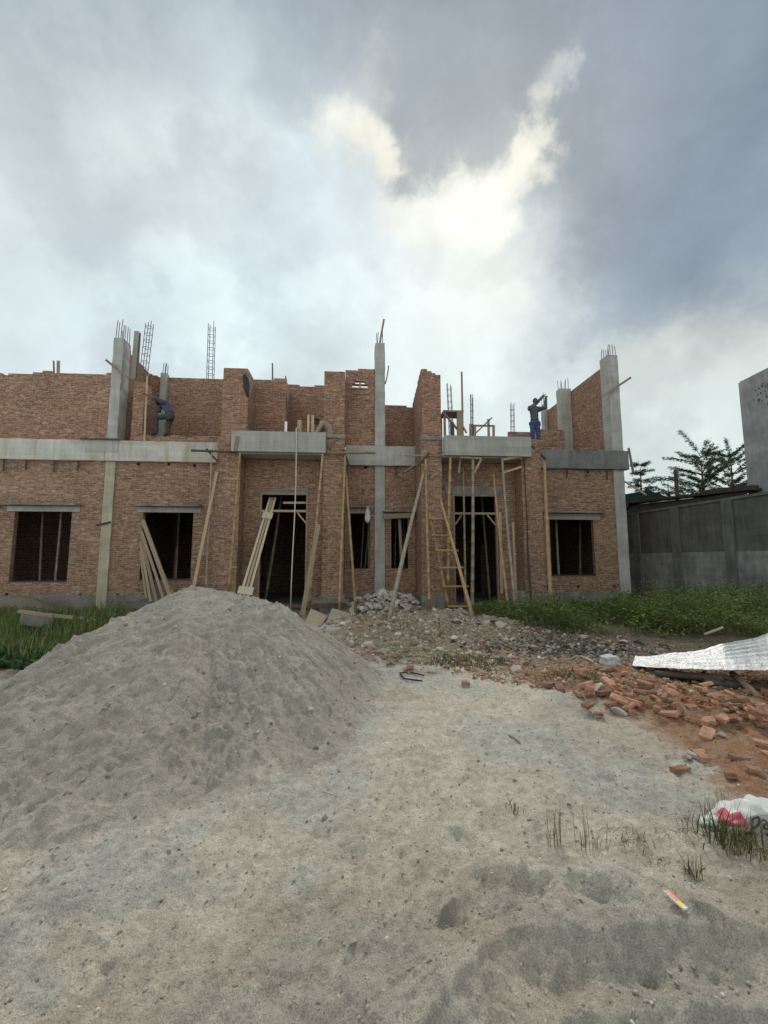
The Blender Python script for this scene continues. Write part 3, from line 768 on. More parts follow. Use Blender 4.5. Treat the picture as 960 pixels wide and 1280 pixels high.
block('pier_cap', 4.5, 5.1, 1.28, .2, BT - .1, BT + .02, 'brick_rough')

# ================================================================== POLES, PLANKS, LADDER
def bamboo(p, q, r, mat='bamboo', bend=0.03, joints=0.38, taper=0.75, mb=None):
    """a bamboo culm with swollen joints, as a mesh builder relative to p"""
    own = mb is None
    if own: mb = MB()
    d = q - p; L = d.length; dn = d.normalized()
    side = dn.orthogonal().normalized() * bend * rnd.uniform(-1, 1) + dn.cross(dn.orthogonal()).normalized() * bend * rnd.uniform(-1, 1)
    nj = max(2, int(L / joints)); pts, rad = [], []
    for i in range(nj + 1):
        for off, k in ((-0.012, 1.0), (0, 1.22), (0.012, 1.0)):
            t = min(1, max(0, i / nj + off / L * (1 if 0 < i < nj else 0)))
            if (i in (0, nj)) and off != 0: continue
            pts.append((p if not own else Vector()) + d * t + side * math.sin(math.pi * t))
            rad.append(r * (1 - (1 - taper) * t) * (k if 0 < i < nj else 1.0))
    mb.tube(pts, rad, 8)
    return mb

def pole(name, label, foot, top, r, mat='bamboo', cat='bamboo pole', bend=0.03, group=None, kind='bamboo', w=None, joints=0.38):
    if kind == 'bamboo': mb = bamboo(foot, top, r, bend=bend, joints=joints)
    elif kind == 'rod': mb = MB(); d = top - foot; mb.tube([Vector(), d * .33 + Vector((bend * .5, 0, 0)), d * .66 + Vector((bend * .4, 0, 0)), d], r, 7)
    else:
        mb = MB(); mb.bar(Vector(), top - foot, w or r * 2, r, up=NV)
    o = mb.build(name, M[mat], None, smooth_=(kind != 'plank'), loc=foot)
    return tag(o, label, cat, group)

def GF(px, py):                       # foot of a pole: where the pixel meets the ground
    g = G(px, py, 0.0)
    for _ in range(6): g = G(px, py, hz(g.x, g.y))
    return g - Vector((0, 0, 0.03))

P = pole
P('timber_pole', 'tan flat pole slanting left of the first brick pier, crossing another near its top', PW(240, 745, 1.9) , PW(271, 590, 1.36), .03, 'wood', 'pole', kind='plank', w=.09)
P('bamboo_pole', 'upright bamboo crossed by a slanting flat pole at the first brick pier', PW(257, 747, 1.55), PW(265, 562, 1.42), .035, 'bamboo_grey')
P('bamboo_pole', 'yellow bamboo leaning against the right edge of the first brick pier', PW(285, 747, 2.0), PW(300, 566, 1.66), .045)
P('bamboo_pole', 'bamboo slanting from the right end of the first canopy down beside a dark plank', GF(386, 764), PW(403.5, 567, 1.68), .048)
P('timber_plank', 'wide brown plank leaning beside the first doorway under the canopy end', GF(378, 768), PW(398, 655, 1.5), .03, 'wood_grey', 'plank', kind='plank', w=.14)
P('bamboo_pole', 'nearly upright bamboo in front of the second brick pier', GF(424, 767), PW(431.5, 568, 1.42), .05)
P('bamboo_pole', 'bamboo slanting down right from the second brick pier to the rubble', GF(445, 768), PW(432.5, 592, 1.40), .042)
P('timber_pole', 'grey pole slanting across the narrow right window down to the rubble heap', GF(486, 774), PW(531, 586, 1.45), .055, 'bamboo_grey', 'pole')
P('bamboo_pole', 'straight yellow bamboo standing before the third brick pier beside the ladder', GF(537, 764), PW(532, 574, 1.42), .05)
P('bamboo_pole', 'thick tan bamboo prop at the left end of the second canopy', PW(560, 740, 1.25), PW(563, 572, 1.52), .055)
P('bamboo_pole', 'slim grey bamboo prop standing at the left jamb of the second doorway', PW(582, 765, 1.0), PW(579, 584, 1.0), .04, 'bamboo_grey')
P('bamboo_pole', 'thick pinkish bamboo prop in the middle of the second doorway', PW(590, 772, 1.5), PW(591, 572, 1.5), .06, 'bamboo_grey')
P('bamboo_pole', 'bamboo slanting down right across the right jamb of the second doorway', GF(637, 771), PW(616, 583, 1.0), .042)
P('bamboo_pole', 'grey bamboo slanting from the second canopy down to the weeds', GF(646, 772), PW(627.5, 572, 1.52), .045, 'bamboo_grey')
P('timber_plank', 'short pale batten standing against the recess left of the fourth brick pier', PW(646, 770, 1.5), PW(641, 653, 1.42), .03, 'wood', 'plank', kind='plank', w=.07)
P('timber_plank', 'yellowish plank upright along the right jamb of the second doorway', PW(627, 742, .8), PW(625, 640, .8), .03, 'wood', 'plank', kind='plank', w=.09)
P('bamboo_pole', 'dull green bamboo leaning inside the second doorway', PW(613, 756, .2), PW(602, 620, -.5), .05, 'bamboo_green')
P('bamboo_pole', 'thick yellow bamboo standing between the fourth brick pier and the right window', GF(690, 773), PW(680.5, 577, 1.36), .065)
P('bamboo_pole', 'dark bamboo leaning inside the first doorway behind the pale timber strips', PW(331, 752, .3), PW(352, 618, -.2), .055, 'bamboo_green')
P('iron_rod', 'thin rusty rod hanging down the face of the fourth brick pier', PW(660, 690, 1.34), PW(655, 574, 1.34), .016, 'iron', 'rod', kind='rod')
P('timber_pole', 'dark stake standing in the weeds below the rusty rod', PW(664, 770, 1.42), PW(660, 690, 1.36), .035, 'wood_dark', 'stake', kind='rod')
P('timber_brace', 'short brace slanting from the thick pinkish prop up to the second canopy', PW(592, 592, 1.46), PW(602, 573, 1.46), .03, 'wood', 'brace', kind='plank', w=.06)
P('timber_brace', 'short stub hanging under the left part of the second canopy', PW(573.5, 591, 1.2), PW(575.5, 571, 1.2), .03, 'wood', 'brace', kind='plank', w=.06)
P('timber_brace', 'pale brace running from a leaning bamboo to the fourth brick pier', PW(628, 591, 1.46), PW(652, 583.5, 1.36), .03, 'wood', 'brace', kind='plank', w=.07)
P('timber_batten', 'batten under the left half of the second canopy soffit', PW(575, 571.5, 1.50), PW(601, 573, 1.50), .04, 'wood', 'batten', kind='plank', w=.06)
P('timber_batten', 'pale batten under the right half of the second canopy soffit', PW(627, 574.5, 1.50), PW(651, 570.5, 1.50), .04, 'wood', 'batten', kind='plank', w=.08)
P('bamboo_pole', 'horizontal pole lashed across the first pier at beam height', PW(239, 563, 1.45), PW(297, 565, 1.45), .04, 'wood_dark', 'pole')
P('bamboo_pole', 'horizontal brown bamboo across the beam left of the middle column', PW(408, 566.5, 1.45), PW(469, 566, 1.45), .05, 'bamboo')
P('bamboo_pole', 'thin horizontal stick across the third pier at beam height', PW(506, 569, 1.4), PW(556, 569.5, 1.45), .028, 'bamboo_grey', 'stick')
P('timber_brace', 'dark brace at the top of the second brick pier', PW(437, 585, 1.3), PW(429, 562, 1.42), .05, 'wood_dark', 'brace', kind='plank', w=.07)
P('timber_brace', 'dark slanting stick at the top of the third brick pier', PW(517, 589, 1.1), PW(537, 566, 1.5), .04, 'wood_dark', 'brace', kind='plank', w=.06)
P('timber_brace', 'small stick crossing below the right end of the middle beam', PW(505, 590, .6), PW(522, 579, 1.0), .03, 'wood_grey', 'stick', kind='plank', w=.05)
P('timber_brace', 'short brace on the right side of the third brick pier below the canopy', PW(538, 598, 1.36), PW(547, 590, 1.4), .03, 'wood_grey', 'brace', kind='plank', w=.07)
P('timber_brace', 'dark strut at the outer corner of the first scaffold below the left beam', PW(272, 577, 1.4), PW(258, 561, 1.4), .04, 'wood_dark', 'brace', kind='plank', w=.06)
P('timber_plank', 'narrow board leaning on the left end of the first canopy', PW(294, 563, 1.63), PW(297, 545, 1.63), .03, 'wood_grey', 'plank', kind='plank', w=.09)
P('timber_brace', 'dark brace slanting beside the blue trousered worker above the right beam', PW(682, 574, 1.2), PW(664, 557, 1.3), .05, 'wood_dark', 'brace', kind='plank', w=.06)
P('timber_stick', 'dark stick poking out of the left column at window height', PW(120, 656.5, .1), PW(138, 652.5, .1), .03, 'wood_dark', 'stick', kind='rod')
P('timber_batten', 'dark batten fixed slantwise across the tall left column', PW(162, 474, .16), PW(132.5, 450, .2), .05, 'wood_grey', 'batten', kind='plank', w=.08)
P('timber_batten', 'dark batten sticking out slantwise past the tall right column', PW(751, 496.5, .16), PW(788.5, 472, .3), .05, 'wood_grey', 'batten', kind='plank', w=.08)
P('timber_plank', 'pale wide board standing above the brick pier next to the left column', PW(166, 474, -.4), PW(171, 414, -.4), .03, 'conc_grey', 'plank', kind='plank', w=.16)
P('timber_plank', 'narrow board behind the pale board next to the left column', PW(170.5, 476, -.5), PW(174.5, 416, -.5), .03, 'wood_grey', 'plank', kind='plank', w=.09)
P('timber_batten', 'board standing askew on top of the middle column', PW(474.5, 430, .02), PW(480, 399, .02), .04, 'wood_grey', 'batten', kind='plank', w=.07)
P('iron_rod', 'thin rod leaning on the right side of the middle column', PW(481.5, 480, .1), PW(486, 457, .05), .02, 'iron', 'rod', kind='rod')
P('iron_rod', 'upright stump behind the wall top right of the first brick tower', PW(340, 482, -1.2), PW(340.5, 454, -1.2), .028, 'rebar', 'rod', kind='rod')
P('timber_post', 'thin dark stake above the wall at the upper left edge', PW(67, 480, -1.0), PW(67, 451, -1.0), .03, 'wood_grey', 'post', kind='rod')
P('timber_post', 'wider dark post above the wall at the upper left edge', PW(72.5, 480, -1.0), PW(73, 451, -1.0), .035, 'wood_grey', 'post', kind='plank', w=.1)
P('timber_post', 'slender stick on the wall end left of the second brick tower', PW(357.5, 510, -.7), PW(357, 470, -.7), .022, 'wood_dark', 'stick', kind='rod')
P('timber_post', 'tall dark post rising from the roof terrace beside the work table', W(F(577.5, 540, -1.2)[0], -1.2, 5.5), PW(577, 465, -1.2), .04, 'wood_grey', 'post', kind='rod')
P('timber_pole', 'pale stick slanting from the right column down to the shed roof', PW(808, 619, .5), PW(781, 602, -.1), .035, 'wood', 'stick', kind='rod')
P('timber_post', 'dark broken post sticking up behind the boundary wall', at_depth(848, 640, 17.5), at_depth(844.5, 588, 17.5), .06, 'wood_dark', 'post', kind='plank', w=.14)
# poles inside the dark rooms
for lab, a, b, v, r in (
    ('left one of two grey props inside the leftmost window', (50, 725), (54, 644), -1.0, .04), ('right one of two grey props inside the leftmost window', (69, 727), (76.5, 644), -.8, .045),
    ('left one of two grey props inside the rightmost window', (699, 720), (695.5, 649), -.7, .05), ('right one of two grey props inside the rightmost window', (726, 720), (725.5, 649), -1.6, .045),
    ('grey prop behind the window with the hanging cloth', (452, 711), (456, 642), -1.3, .035), ('slanted grey prop in the lower half of the cloth window', (455, 711), (459, 670), -1.0, .03),
    ('thin pale prop at the left side inside the narrow right window', (493, 711), (494, 650), -1.1, .03), ('thin pale prop at the right side inside the narrow right window', (506, 711), (505, 650), -1.4, .03)):
    f_ = PW(*a, v); t_ = PW(*b, v); d_ = (t_ - f_).normalized()
    k0 = (f_.z - 0.1) / d_.z
    P('bamboo_pole', lab, f_ - d_ * k0, t_ + d_ * min(.8, (5.15 - t_.z) / d_.z), r, 'bamboo_grey', 'prop')
P('timber_beam', 'round timber sticking out above the narrow right window opening', PW(502, 712, .10), PW(498.5, 640, .12), .06, 'wood_grey', 'timber', kind='rod')
P('timber_beam', 'short dark beam laid across the top of the narrow right window', PW(479.5, 646, .34), PW(516, 644, .34), .12, 'wood_grey', 'beam', kind='plank', w=.16)
P('timber_rail', 'loose rail hung inside the top right of the first doorway', PW(354, 628.5, .5), PW(383, 628.5, .5), .04, 'wood', 'rail', kind='plank', w=.07)
# planks leaning at the second window
for i, (a, b, w_, m_, lab) in enumerate((((213, 745), (178.5, 650), .13, 'wood_grey', 'longest and thickest plank leaning at the second window'), ((216.5, 742), (192, 690), .05, 'wood', 'short thin strip on the right edge of the leaning planks'),
        ((205, 749), (177, 664), .09, 'wood_grey', 'plank second from the window opening in the leaning bundle'), ((196, 753), (176.5, 670), .10, 'wood_grey', 'grey plank in the middle of the bundle at the second window'),
        ((188.5, 752), (176, 678), .08, 'wood', 'pale plank near the left end of the bundle at the second window'), ((183, 748), (175.5, 690), .06, 'wood_grey', 'leftmost and shortest stick of the bundle at the second window'))):
    P('leaning_plank', lab, PW(*a, .75 - .05 * i), PW(*b, .06 + .02 * (i % 2)), .045, m_, 'plank', kind='plank', w=w_, group='planks leaning at the second window')
# pale strips with cross plates before the first door
st = empty('timber_strut', PW(302, 745, 2.3)); tag(st, 'bundle of three pale timber strips held by two plates, leaning into the first doorway', 'timber bundle')
base = st.location
p0, p1 = PW(304, 750, 2.3), PW(341, 622, .45)
across = UX
for k in (-1, 0, 1):
    mb = MB(); mb.bar(p0 + across * k * .11 - base, p1 + across * k * .085 - base, .065, .035, up=NV); mb.build('strip', M['wood_pale' if k else 'wood'], st)
for t, w_ in ((.80, .33), (.08, .42)):
    c_ = p0 + (p1 - p0) * t + NV * .035 - base; d_ = (p1 - p0).normalized() * .12
    mb = MB(); mb.bar(c_ - d_, c_ + d_, w_, .025, up=NV); mb.build('plate', M['wood_pale'], st)
# ladder
lf = [(GF(562, 766), PW(537, 641, 1.62)), (GF(592, 775), PW(549, 619, 1.62))]
lad = empty('bamboo_ladder', lf[0][0]); tag(lad, 'bamboo ladder with six rungs leaning on the third brick pier', 'ladder')
lb = lad.location
for a, b in lf:
    bamboo(a - lb, b - lb, .052, mb=(mbx := MB())); mbx.build('rail', M['bamboo'], lad, smooth_=True)
for (xa, ya), (xb, yb), t in (((536, 648), (558, 649), 0), ((540, 669), (565, 670), 0), ((544, 688), (573, 688.5), 0), ((549, 710), (579, 709.5), 0), ((553, 733.5), (586, 733), 0), ((560, 758), (590, 758.5), 0)):
    fr = (766 - ya) / (766 - 641); v = 1.62 + (1 - fr) * ((lf[0][0] - P0).dot(NV) - 1.62) + .05
    mb = MB(); mb.tube([PW(xa, ya, v) - lb, PW(xb, yb, v) - lb], .036, 7); mb.build('rung', M['bamboo'], lad, smooth_=True)
# hoisting rope over the first canopy
mb = MB(); a = PW(370.5, 536, 1.64); b = PW(364.5, 762, 1.75)
mb.tube([a + (b - a) * t + UX * (.03 * math.sin(t * 5)) + NV * .01 for t in (0, .12, .3, .5, .7, .85, 1)], .021, 6)
mb.tube([a + NV * .02, a - NV * .1 + Vector((0, 0, .06)), a - NV * .3 + Vector((0, 0, .05))], .025, 6)
o = mb.build('rope', M['rope'], None, smooth_=True); tag(o, 'pale rope hanging from the first canopy down to the sand', 'rope')

# rebar cages sticking up behind the walls
def cage(label, a, b, v, w, nbar=2, step=.28, r=.014):
    e_ = empty('rebar_cage', W(F(*a, v)[0], v, 5.5)); tag(e_, label, 'rebar cage', 'rebar cages above the walls')
    t_ = PW(*b, v) - e_.location; bm_ = PW(*a, v) - e_.location
    lean = Vector(((t_.x - bm_.x) / max(.1, t_.z - bm_.z), 0, 1)) ; 
    f0 = bm_ - lean * bm_.z
    H = t_.z
    for k in range(nbar * 2):
        off = UX * w * ((k % nbar) / max(1, nbar - 1) - .5) + NV * (w * .5 if k < nbar else -w * .5)
        hh_ = H - rnd.uniform(0, .25)
        mb = MB(); mb.tube([f0 + off, f0 + off + lean * hh_ * .5, f0 + off + lean * hh_], r, 5); mb.build('bar', M['rebar'], e_)
    z_ = .3; c0 = Vector()
    sq = [UX * w * .52 * sx + NV * w * .52 * sy for sx, sy in ((-1, -1), (1, -1), (1, 1), (-1, 1), (-1, -1))]
    sm = MB(); sm.tube(sq, r * .7, 4); sm = sm.mesh('stirrup', M['rebar'])
    while z_ < H - .25:
        so_ = bpy.data.objects.new('stirrup', sm); col.objects.link(so_); so_.parent = e_; so_.location = f0 + lean * z_; z_ += step
cage('tall rebar cage above the wall between the left column and first tower', (263, 470), (265, 402), -2.6, .22)
cage('rebar cage leaning above the party wall behind the left column', (182, 447), (188, 399), -1.6, .20)
cage('faint thin rebar cage behind the work table on the terrace', (563, 520), (561, 478), -3.4, .16)
cage('slender rebar cage between the work table and wooden frame', (590, 538), (589.5, 491), -2.2, .08)
cage('short rebar cage left of the worker in blue trousers', (641, 540), (640, 503), -5.0, .14)

# work table and frame on the canopy terrace
tb = empty('work_table', W(F(566, 541, -.4)[0], -.4, 5.5)); tag(tb, 'small grey topped work table standing on the terrace beside the third tower', 'table')
o_ = tb.location
tv = (-.05, -.8)
tp = [PW(553, 524, tv[0]), PW(572, 524, tv[0]), PW(575, 514, tv[1]), PW(558, 513, tv[1])]
ztop = sum(p.z for p in tp) / 4
ua_, ub_ = F(553, 522, -.2)[0], F(578, 522, -.2)[0]
mb = MB(); q = [W(u, v, ztop + dz) - o_ for dz in (-.03, .03) for u, v in ((ua_, -.0), (ub_, -.0), (ub_, -.75), (ua_, -.75))]
mb.add(q, [(3, 2, 1, 0), (4, 5, 6, 7), (0, 1, 5, 4), (1, 2, 6, 5), (2, 3, 7, 6), (3, 0, 4, 7)]); mb.build('table_top', M['conc_plinth'], tb, uv=True)
for u in (ua_ + .05, ub_ - .05):
    for v in (-.06, -.68):
        mb = MB(); mb.bar(W(u, v, 5.5) - o_, W(u, v, ztop - .03) - o_, .08, .06, up=NV); mb.build('leg', M['wood_grey'], tb)
mb = MB(); mb.bar(W(ua_, -.02, ztop - .05) - o_, W(ub_ + .35, -.02, 5.55) - o_, .07, .04, up=NV); mb.build('brace', M['wood_grey'], tb)
P('timber_plank', 'broad rough board standing upright at the right end of the work table', W(F(575, 540, .1)[0], .1, 5.45), PW(574.5, 514, .1), .04, 'wood_grey', 'plank', kind='plank', w=.2)
P('timber_plank', 'narrow board propped under the middle of the work table', W(F(566, 540, .1)[0], .1, 5.45), PW(565, 528, .1), .04, 'wood_dark', 'plank', kind='plank', w=.14)
P('timber_brace', 'stick slanting down from the tall dark post to the canopy', PW(583, 541, .2), PW(577, 530, -.2), .03, 'wood_grey', 'brace', kind='plank', w=.06)
fr = empty('timber_trestle', W(F(605, 541, .2)[0], .2, 5.5)); tag(fr, 'open square timber frame with a slanting brace standing on the second canopy', 'wooden frame')
o_ = fr.location
FP = lambda x, y: PW(x, y, .3) - o_
for nm, a, b, w_ in (('post', (593.5, 545), (593.5, 531), .09), ('post', (617, 545), (617, 532), .08), ('rail', (592, 532), (618, 532.5), .06), ('post', (611, 545), (610.5, 524), .08), ('brace', (594, 542), (615, 522), .05), ('post', (588.5, 545), (588.5, 530), .1)):
    mb = MB(); mb.bar(FP(*a), FP(*b), w_, .05, up=NV); mb.build(nm, M['wood_grey'], fr)
# boards standing behind the first canopy edge
for px0, py0, w_, m_, lab in ((374.5, 525, .13, 'wood', 'short round topped board standing behind the first canopy edge by the rope'), (385.5, 519, .06, 'wood_pale', 'left and palest of two upright laths behind the first canopy edge'), (391, 519, .09, 'wood', 'right of two upright laths behind the first canopy edge next to the crouching worker')):
    P('timber_plank', lab, W(F(px0, 540, 1.3)[0], 1.3, 5.05), PW(px0, py0, 1.3), .03, m_, 'plank', kind='plank', w=w_)
P('timber_chip', 'small white pointed scrap standing on the left half of the first canopy', W(F(357.5, 540, 1.3)[0], 1.3, 5.05), PW(357.5, 527, 1.3), .02, 'white', 'scrap', kind='plank', w=.08)
# loose bricks lying on the right beam
brick_meshes = []
for s_ in range(5):
    r_ = random.Random(40 + s_); L = (.20, .20, .13, .18, .10)[s_]; bm = bmesh.new()
    bmesh.ops.create_cube(bm, size=1, matrix=Matrix.Diagonal((L, .095, .055, 1)))
    bmesh.ops.subdivide_edges(bm, edges=bm.edges, cuts=2, use_grid_fill=True)
    for v in bm.verts:
        v.co += Vector((r_.uniform(-1, 1) * .004, r_.uniform(-1, 1) * .004, r_.uniform(-1, 1) * .003))
        if v.co.x > L * .4 and s_ in (1, 2, 4): v.co.x += r_.uniform(-.045, .015)
    bmesh.ops.bevel(bm, geom=[e for e in bm.edges if e.calc_face_angle(0) > .7], offset=.003, segments=1, affect='EDGES')
    me = bpy.data.meshes.new('loose_brick'); bm.to_mesh(me); bm.free(); me.materials.append(M['loose_brick']); brick_meshes.append(me)
def put_brick(loc, rot, label, group, s=1.0, name='loose_brick'):
    o = bpy.data.objects.new(name, rnd.choice(brick_meshes)); col.objects.link(o); o.location = loc; o.rotation_euler = rot; o.scale = (s, s, s * .88)
    return tag(o, label, 'brick', group)
for i in range(26):
    u = F(rnd.uniform(728, 748), 560, .0)[0]; k = rnd.random()
    put_brick(W(u, rnd.uniform(-.15, .08), BT + .03 + .12 * k * (1 - abs(u - 7.1) / .8)), (rnd.uniform(-.4, .4), rnd.uniform(-.4, .4), rnd.uniform(0, 3)), 'loose orange brick in the small pile on the dark right beam', 'bricks piled on the right beam')
for i in range(14):
    u = F(rnd.uniform(672, 690), 560, .0)[0]
    put_brick(W(u, rnd.uniform(-.1, .1), BT + .03), (rnd.uniform(-.2, .2), rnd.uniform(-.2, .2), rnd.uniform(0, 3)), 'loose brick lying at the left end of the dark right beam', 'bricks by the standing worker')
for i in range(5):
    put_brick(W(F(rnd.uniform(660, 672), 548, .4)[0], rnd.uniform(.3, 1.0), BT + .035 + .0 * i), (0, 0, rnd.uniform(0, 3)), 'loose brick on top of the fourth pier by the worker', 'bricks on the fourth pier')

# cloths
def cloth(name, label, cat, mat, pts, v, thick=.02, fold=.03):
    mb = MB(); n = 7; rows = len(pts); vs = []
    for j, (y_, xa, xb) in enumerate(pts):
        for k in range(n):
            x_ = xa + (xb - xa) * k / (n - 1); vs.append(PW(x_, y_, v + fold * math.sin(k * 2.1 + j * .6)))
    nb = len(vs); vs += [p - NV * thick for p in vs]
    fs = []
    for j in range(rows - 1):
        for k in range(n - 1):
            a = j * n + k; fs += [(a, a + n, a + n + 1, a + 1), (nb + a, nb + a + 1, nb + a + n + 1, nb + a + n)]
    for j in range(rows - 1):
        for k in (0, n - 1): a = j * n + k; fs.append((a, nb + a, nb + a + n, a + n) if k == 0 else (a, a + n, nb + a + n, nb + a))
    for k in range(n - 1):
        a = (rows - 1) * n + k; fs.append((a, nb + a, nb + a + 1, a + 1)); fs.append((k, k + 1, nb + k + 1, nb + k))
    mb.add(vs, fs); o = mb.build(name, M[mat], None, smooth_=True)
    return tag(o, label, cat)
cloth('hanging_cloth', 'white rag hanging from the hood of the narrow left window', 'cloth', 'cloth_white', ((634, 458.5, 461), (641, 457, 462.5), (648, 456, 463), (651, 457, 462), (654, 458.5, 460)), .32)
cloth('hanging_jacket', 'dark jacket hanging on the right side of the first brick tower', 'jacket', 'cloth_dark', ((468, 303.5, 307), (473, 303.5, 310), (478, 304, 311.5), (484, 304.5, 311.5), (488, 305.5, 311), (495.5, 308.3, 310.5)), .63, .10, .03)

# ================================================================== PEOPLE
def figure(label, J, shirt, trousers, sleeve, head_dir, cap=None, hand_dir=None, feet_hidden=False):
    """one continuous remeshed body from a skinned skeleton; clothing and hair are its children"""
    origin = Vector((J['pelvis'].x, J['pelvis'].y, min(J['ankle_l'].z, J['ankle_r'].z) - .07))
    names = list(J.keys()); pos = {k: v - origin for k, v in J.items()}
    rad = dict(pelvis=.135, spine=.135, chest=.15, neck=.055, hip=.095, knee=.062, ankle=.045, toe=.036, shoulder=.07, elbow=.046, wrist=.032, palm=.034)
    edges = [('pelvis', 'spine'), ('spine', 'chest'), ('chest', 'neck')]
    for s in ('l', 'r'):
        edges += [('pelvis', 'hip_' + s), ('hip_' + s, 'knee_' + s), ('knee_' + s, 'ankle_' + s), ('ankle_' + s, 'toe_' + s),
                  ('chest', 'shoulder_' + s), ('shoulder_' + s, 'elbow_' + s), ('elbow_' + s, 'wrist_' + s), ('wrist_' + s, 'palm_' + s)]
        w, e = pos['wrist_' + s], pos['elbow_' + s]
        d = (w - e).normalized(); pos['palm_' + s] = w + d * .055
    keys = ['pelvis'] + [b for a, b in edges]
    meshes = []
    def capsule(a, b, ra, rb, flat=None):
        d = b - a; L = max(d.length, 1e-4); dn = d / L; mb = MB(); pts = []; rd = []
        for t in (-.97, -.8, -.5, 0.): pts.append(a + dn * ra * t); rd.append(ra * math.sqrt(max(.02, 1 - t * t)))
        for t in (.33, .66): pts.append(a + d * t); rd.append(ra + (rb - ra) * t)
        for t in (0., .5, .8, .97): pts.append(b + dn * rb * t); rd.append(rb * math.sqrt(max(.02, 1 - t * t)))
        mb.tube(pts, rd, 12); m_ = bpy.data.meshes.new('c'); m_.from_pydata(mb.v, [], mb.f); meshes.append(m_)
    B_ = dict(spine=(.125, .12), chest=(.12, .13), neck=(.085, .055), hip=(.12, .10), knee=(.088, .062), ankle=(.06, .04), toe=(.043, .034), shoulder=(.10, .068), elbow=(.058, .045), wrist=(.044, .03), palm=(.03, .036))
    for a, b in edges: capsule(pos[a], pos[b], *B_[b.split('_')[0]])
    capsule(pos['neck'], pos['head'], .055, .055); capsule(pos['shoulder_l'], pos['shoulder_r'], .085, .085); capsule(pos['hip_l'], pos['hip_r'], .11, .11)
    for s in ('l', 'r'):
        w, pl = pos['wrist_' + s], pos['palm_' + s]; d = (pl - w).normalized()
        side = d.cross(Vector((0, 0, 1))); side = side.normalized() if side.length > .1 else Vector((1, 0, 0)); nrm = side.cross(d)
        for k, L in enumerate((.070, .080, .076, .060)):
            o0 = pl + side * (.025 * (k - 1.5))
            q_ = [o0 - d * .02, o0 + d * .03, o0 + d * (.03 + L * .5) - nrm * .012, o0 + d * (.03 + L * .75) - nrm * .045]
            for k2 in range(3): capsule(q_[k2], q_[k2 + 1], .0105 - .0008 * k2, .010 - .0008 * k2)
        q_ = [pl - d * .03 + side * .01, pl + side * .05 - nrm * .01, pl + side * .065 + d * .035 - nrm * .02]
        for k2 in range(2): capsule(q_[k2], q_[k2 + 1], .0125, .0105)
    # head with nose, ears and chin
    hd = head_dir.normalized(); up = (J['head'] - J['neck']).normalized(); rt = hd.cross(up).normalized(); hd = up.cross(rt).normalized()
    hc = pos['head']
    bm = bmesh.new(); bmesh.ops.create_icosphere(bm, subdivisions=4, radius=1)
    for v in bm.verts:
        x, y, z = v.co
        sx = .074 * (1 - .12 * max(0, -z)); sy = .095; sz = .115
        q = Vector((x * sx, y * sy, z * sz))
        g = lambda cx, cz, w_: math.exp(-((x - cx) ** 2 + (z - cz) ** 2) / w_) * (1 if y > 0 else 0)
        q.y += .026 * g(0, -.12, .02) + .008 * g(0, -.42, .03) + .012 * g(0, -.8, .05) - .012 * (g(.35, .12, .02) + g(-.35, .12, .02))
        q.x += (.016 if x > 0 else -.016) * math.exp(-((y + .05) ** 2 + z * z) / .03) * (1 if abs(x) > .8 else 0)
        v.co = hc + rt * q.x + hd * q.y + up * q.z
    mh = bpy.data.meshes.new('h'); bm.to_mesh(mh); bm.free(); meshes.append(mh)
    bm = bmesh.new()
    for m_ in meshes: bm.from_mesh(m_); bpy.data.meshes.remove(m_)
    me = bpy.data.meshes.new('person'); bm.to_mesh(me); bm.free()
    o = bpy.data.objects.new('person', me); col.objects.link(o)
    rm = o.modifiers.new('r', 'REMESH'); rm.mode = 'VOXEL'; rm.voxel_size = .011; rm.use_smooth_shade = True
    sm_ = o.modifiers.new('s', 'SMOOTH'); sm_.factor = .5; sm_.iterations = 3
    dg = bpy.context.evaluated_depsgraph_get(); m2 = bpy.data.meshes.new_from_object(o.evaluated_get(dg)); o.modifiers.clear(); o.data = m2; m2.name = 'person'
    m2.materials.clear(); m2.materials.append(M['skin']); o.location = origin
    tag(o, label, 'person')
    # clothing by nearest bone
    V = np.array([v.co for v in m2.vertices]); Nn = np.array([v.normal for v in m2.vertices])
    segs = [(a, b) for a, b in edges] + [('neck', 'head')]
    D = []
    for a, b in segs:
        p, q = np.array(pos[a]), np.array(pos[b]); d = q - p; L2 = max(1e-6, d @ d)
        t = np.clip(((V - p) @ d) / L2, 0, 1); D.append(np.linalg.norm(V - p - t[:, None] * d, axis=1) / (.11 if b == 'head' else .5 * (rad[a.split('_')[0]] + rad[b.split('_')[0]])))
        if b == 'head': pass
    near = np.argmin(np.array(D), 0)
    part = []
    for a, b in segs:
        n_ = b.split('_')[0]
        part.append({'spine': 'torso', 'chest': 'torso', 'neck': 'torso', 'shoulder': 'torso', 'elbow': 'up', 'wrist': 'fore', 'palm': 'hand', 'hip': 'pelvis', 'knee': 'thigh', 'ankle': 'shin', 'toe': 'foot', 'head': 'head'}[n_])
    part = np.array(part)[near]
    sp = np.array(pos['spine'] - pos['pelvis']); tt = ((V - np.array(pos['pelvis'])) @ sp) / (sp @ sp)
    part = np.where((part == 'torso') & (tt < .35), 'pelvis', part)
    tri = [tuple(p.vertices) for p in m2.polygons]
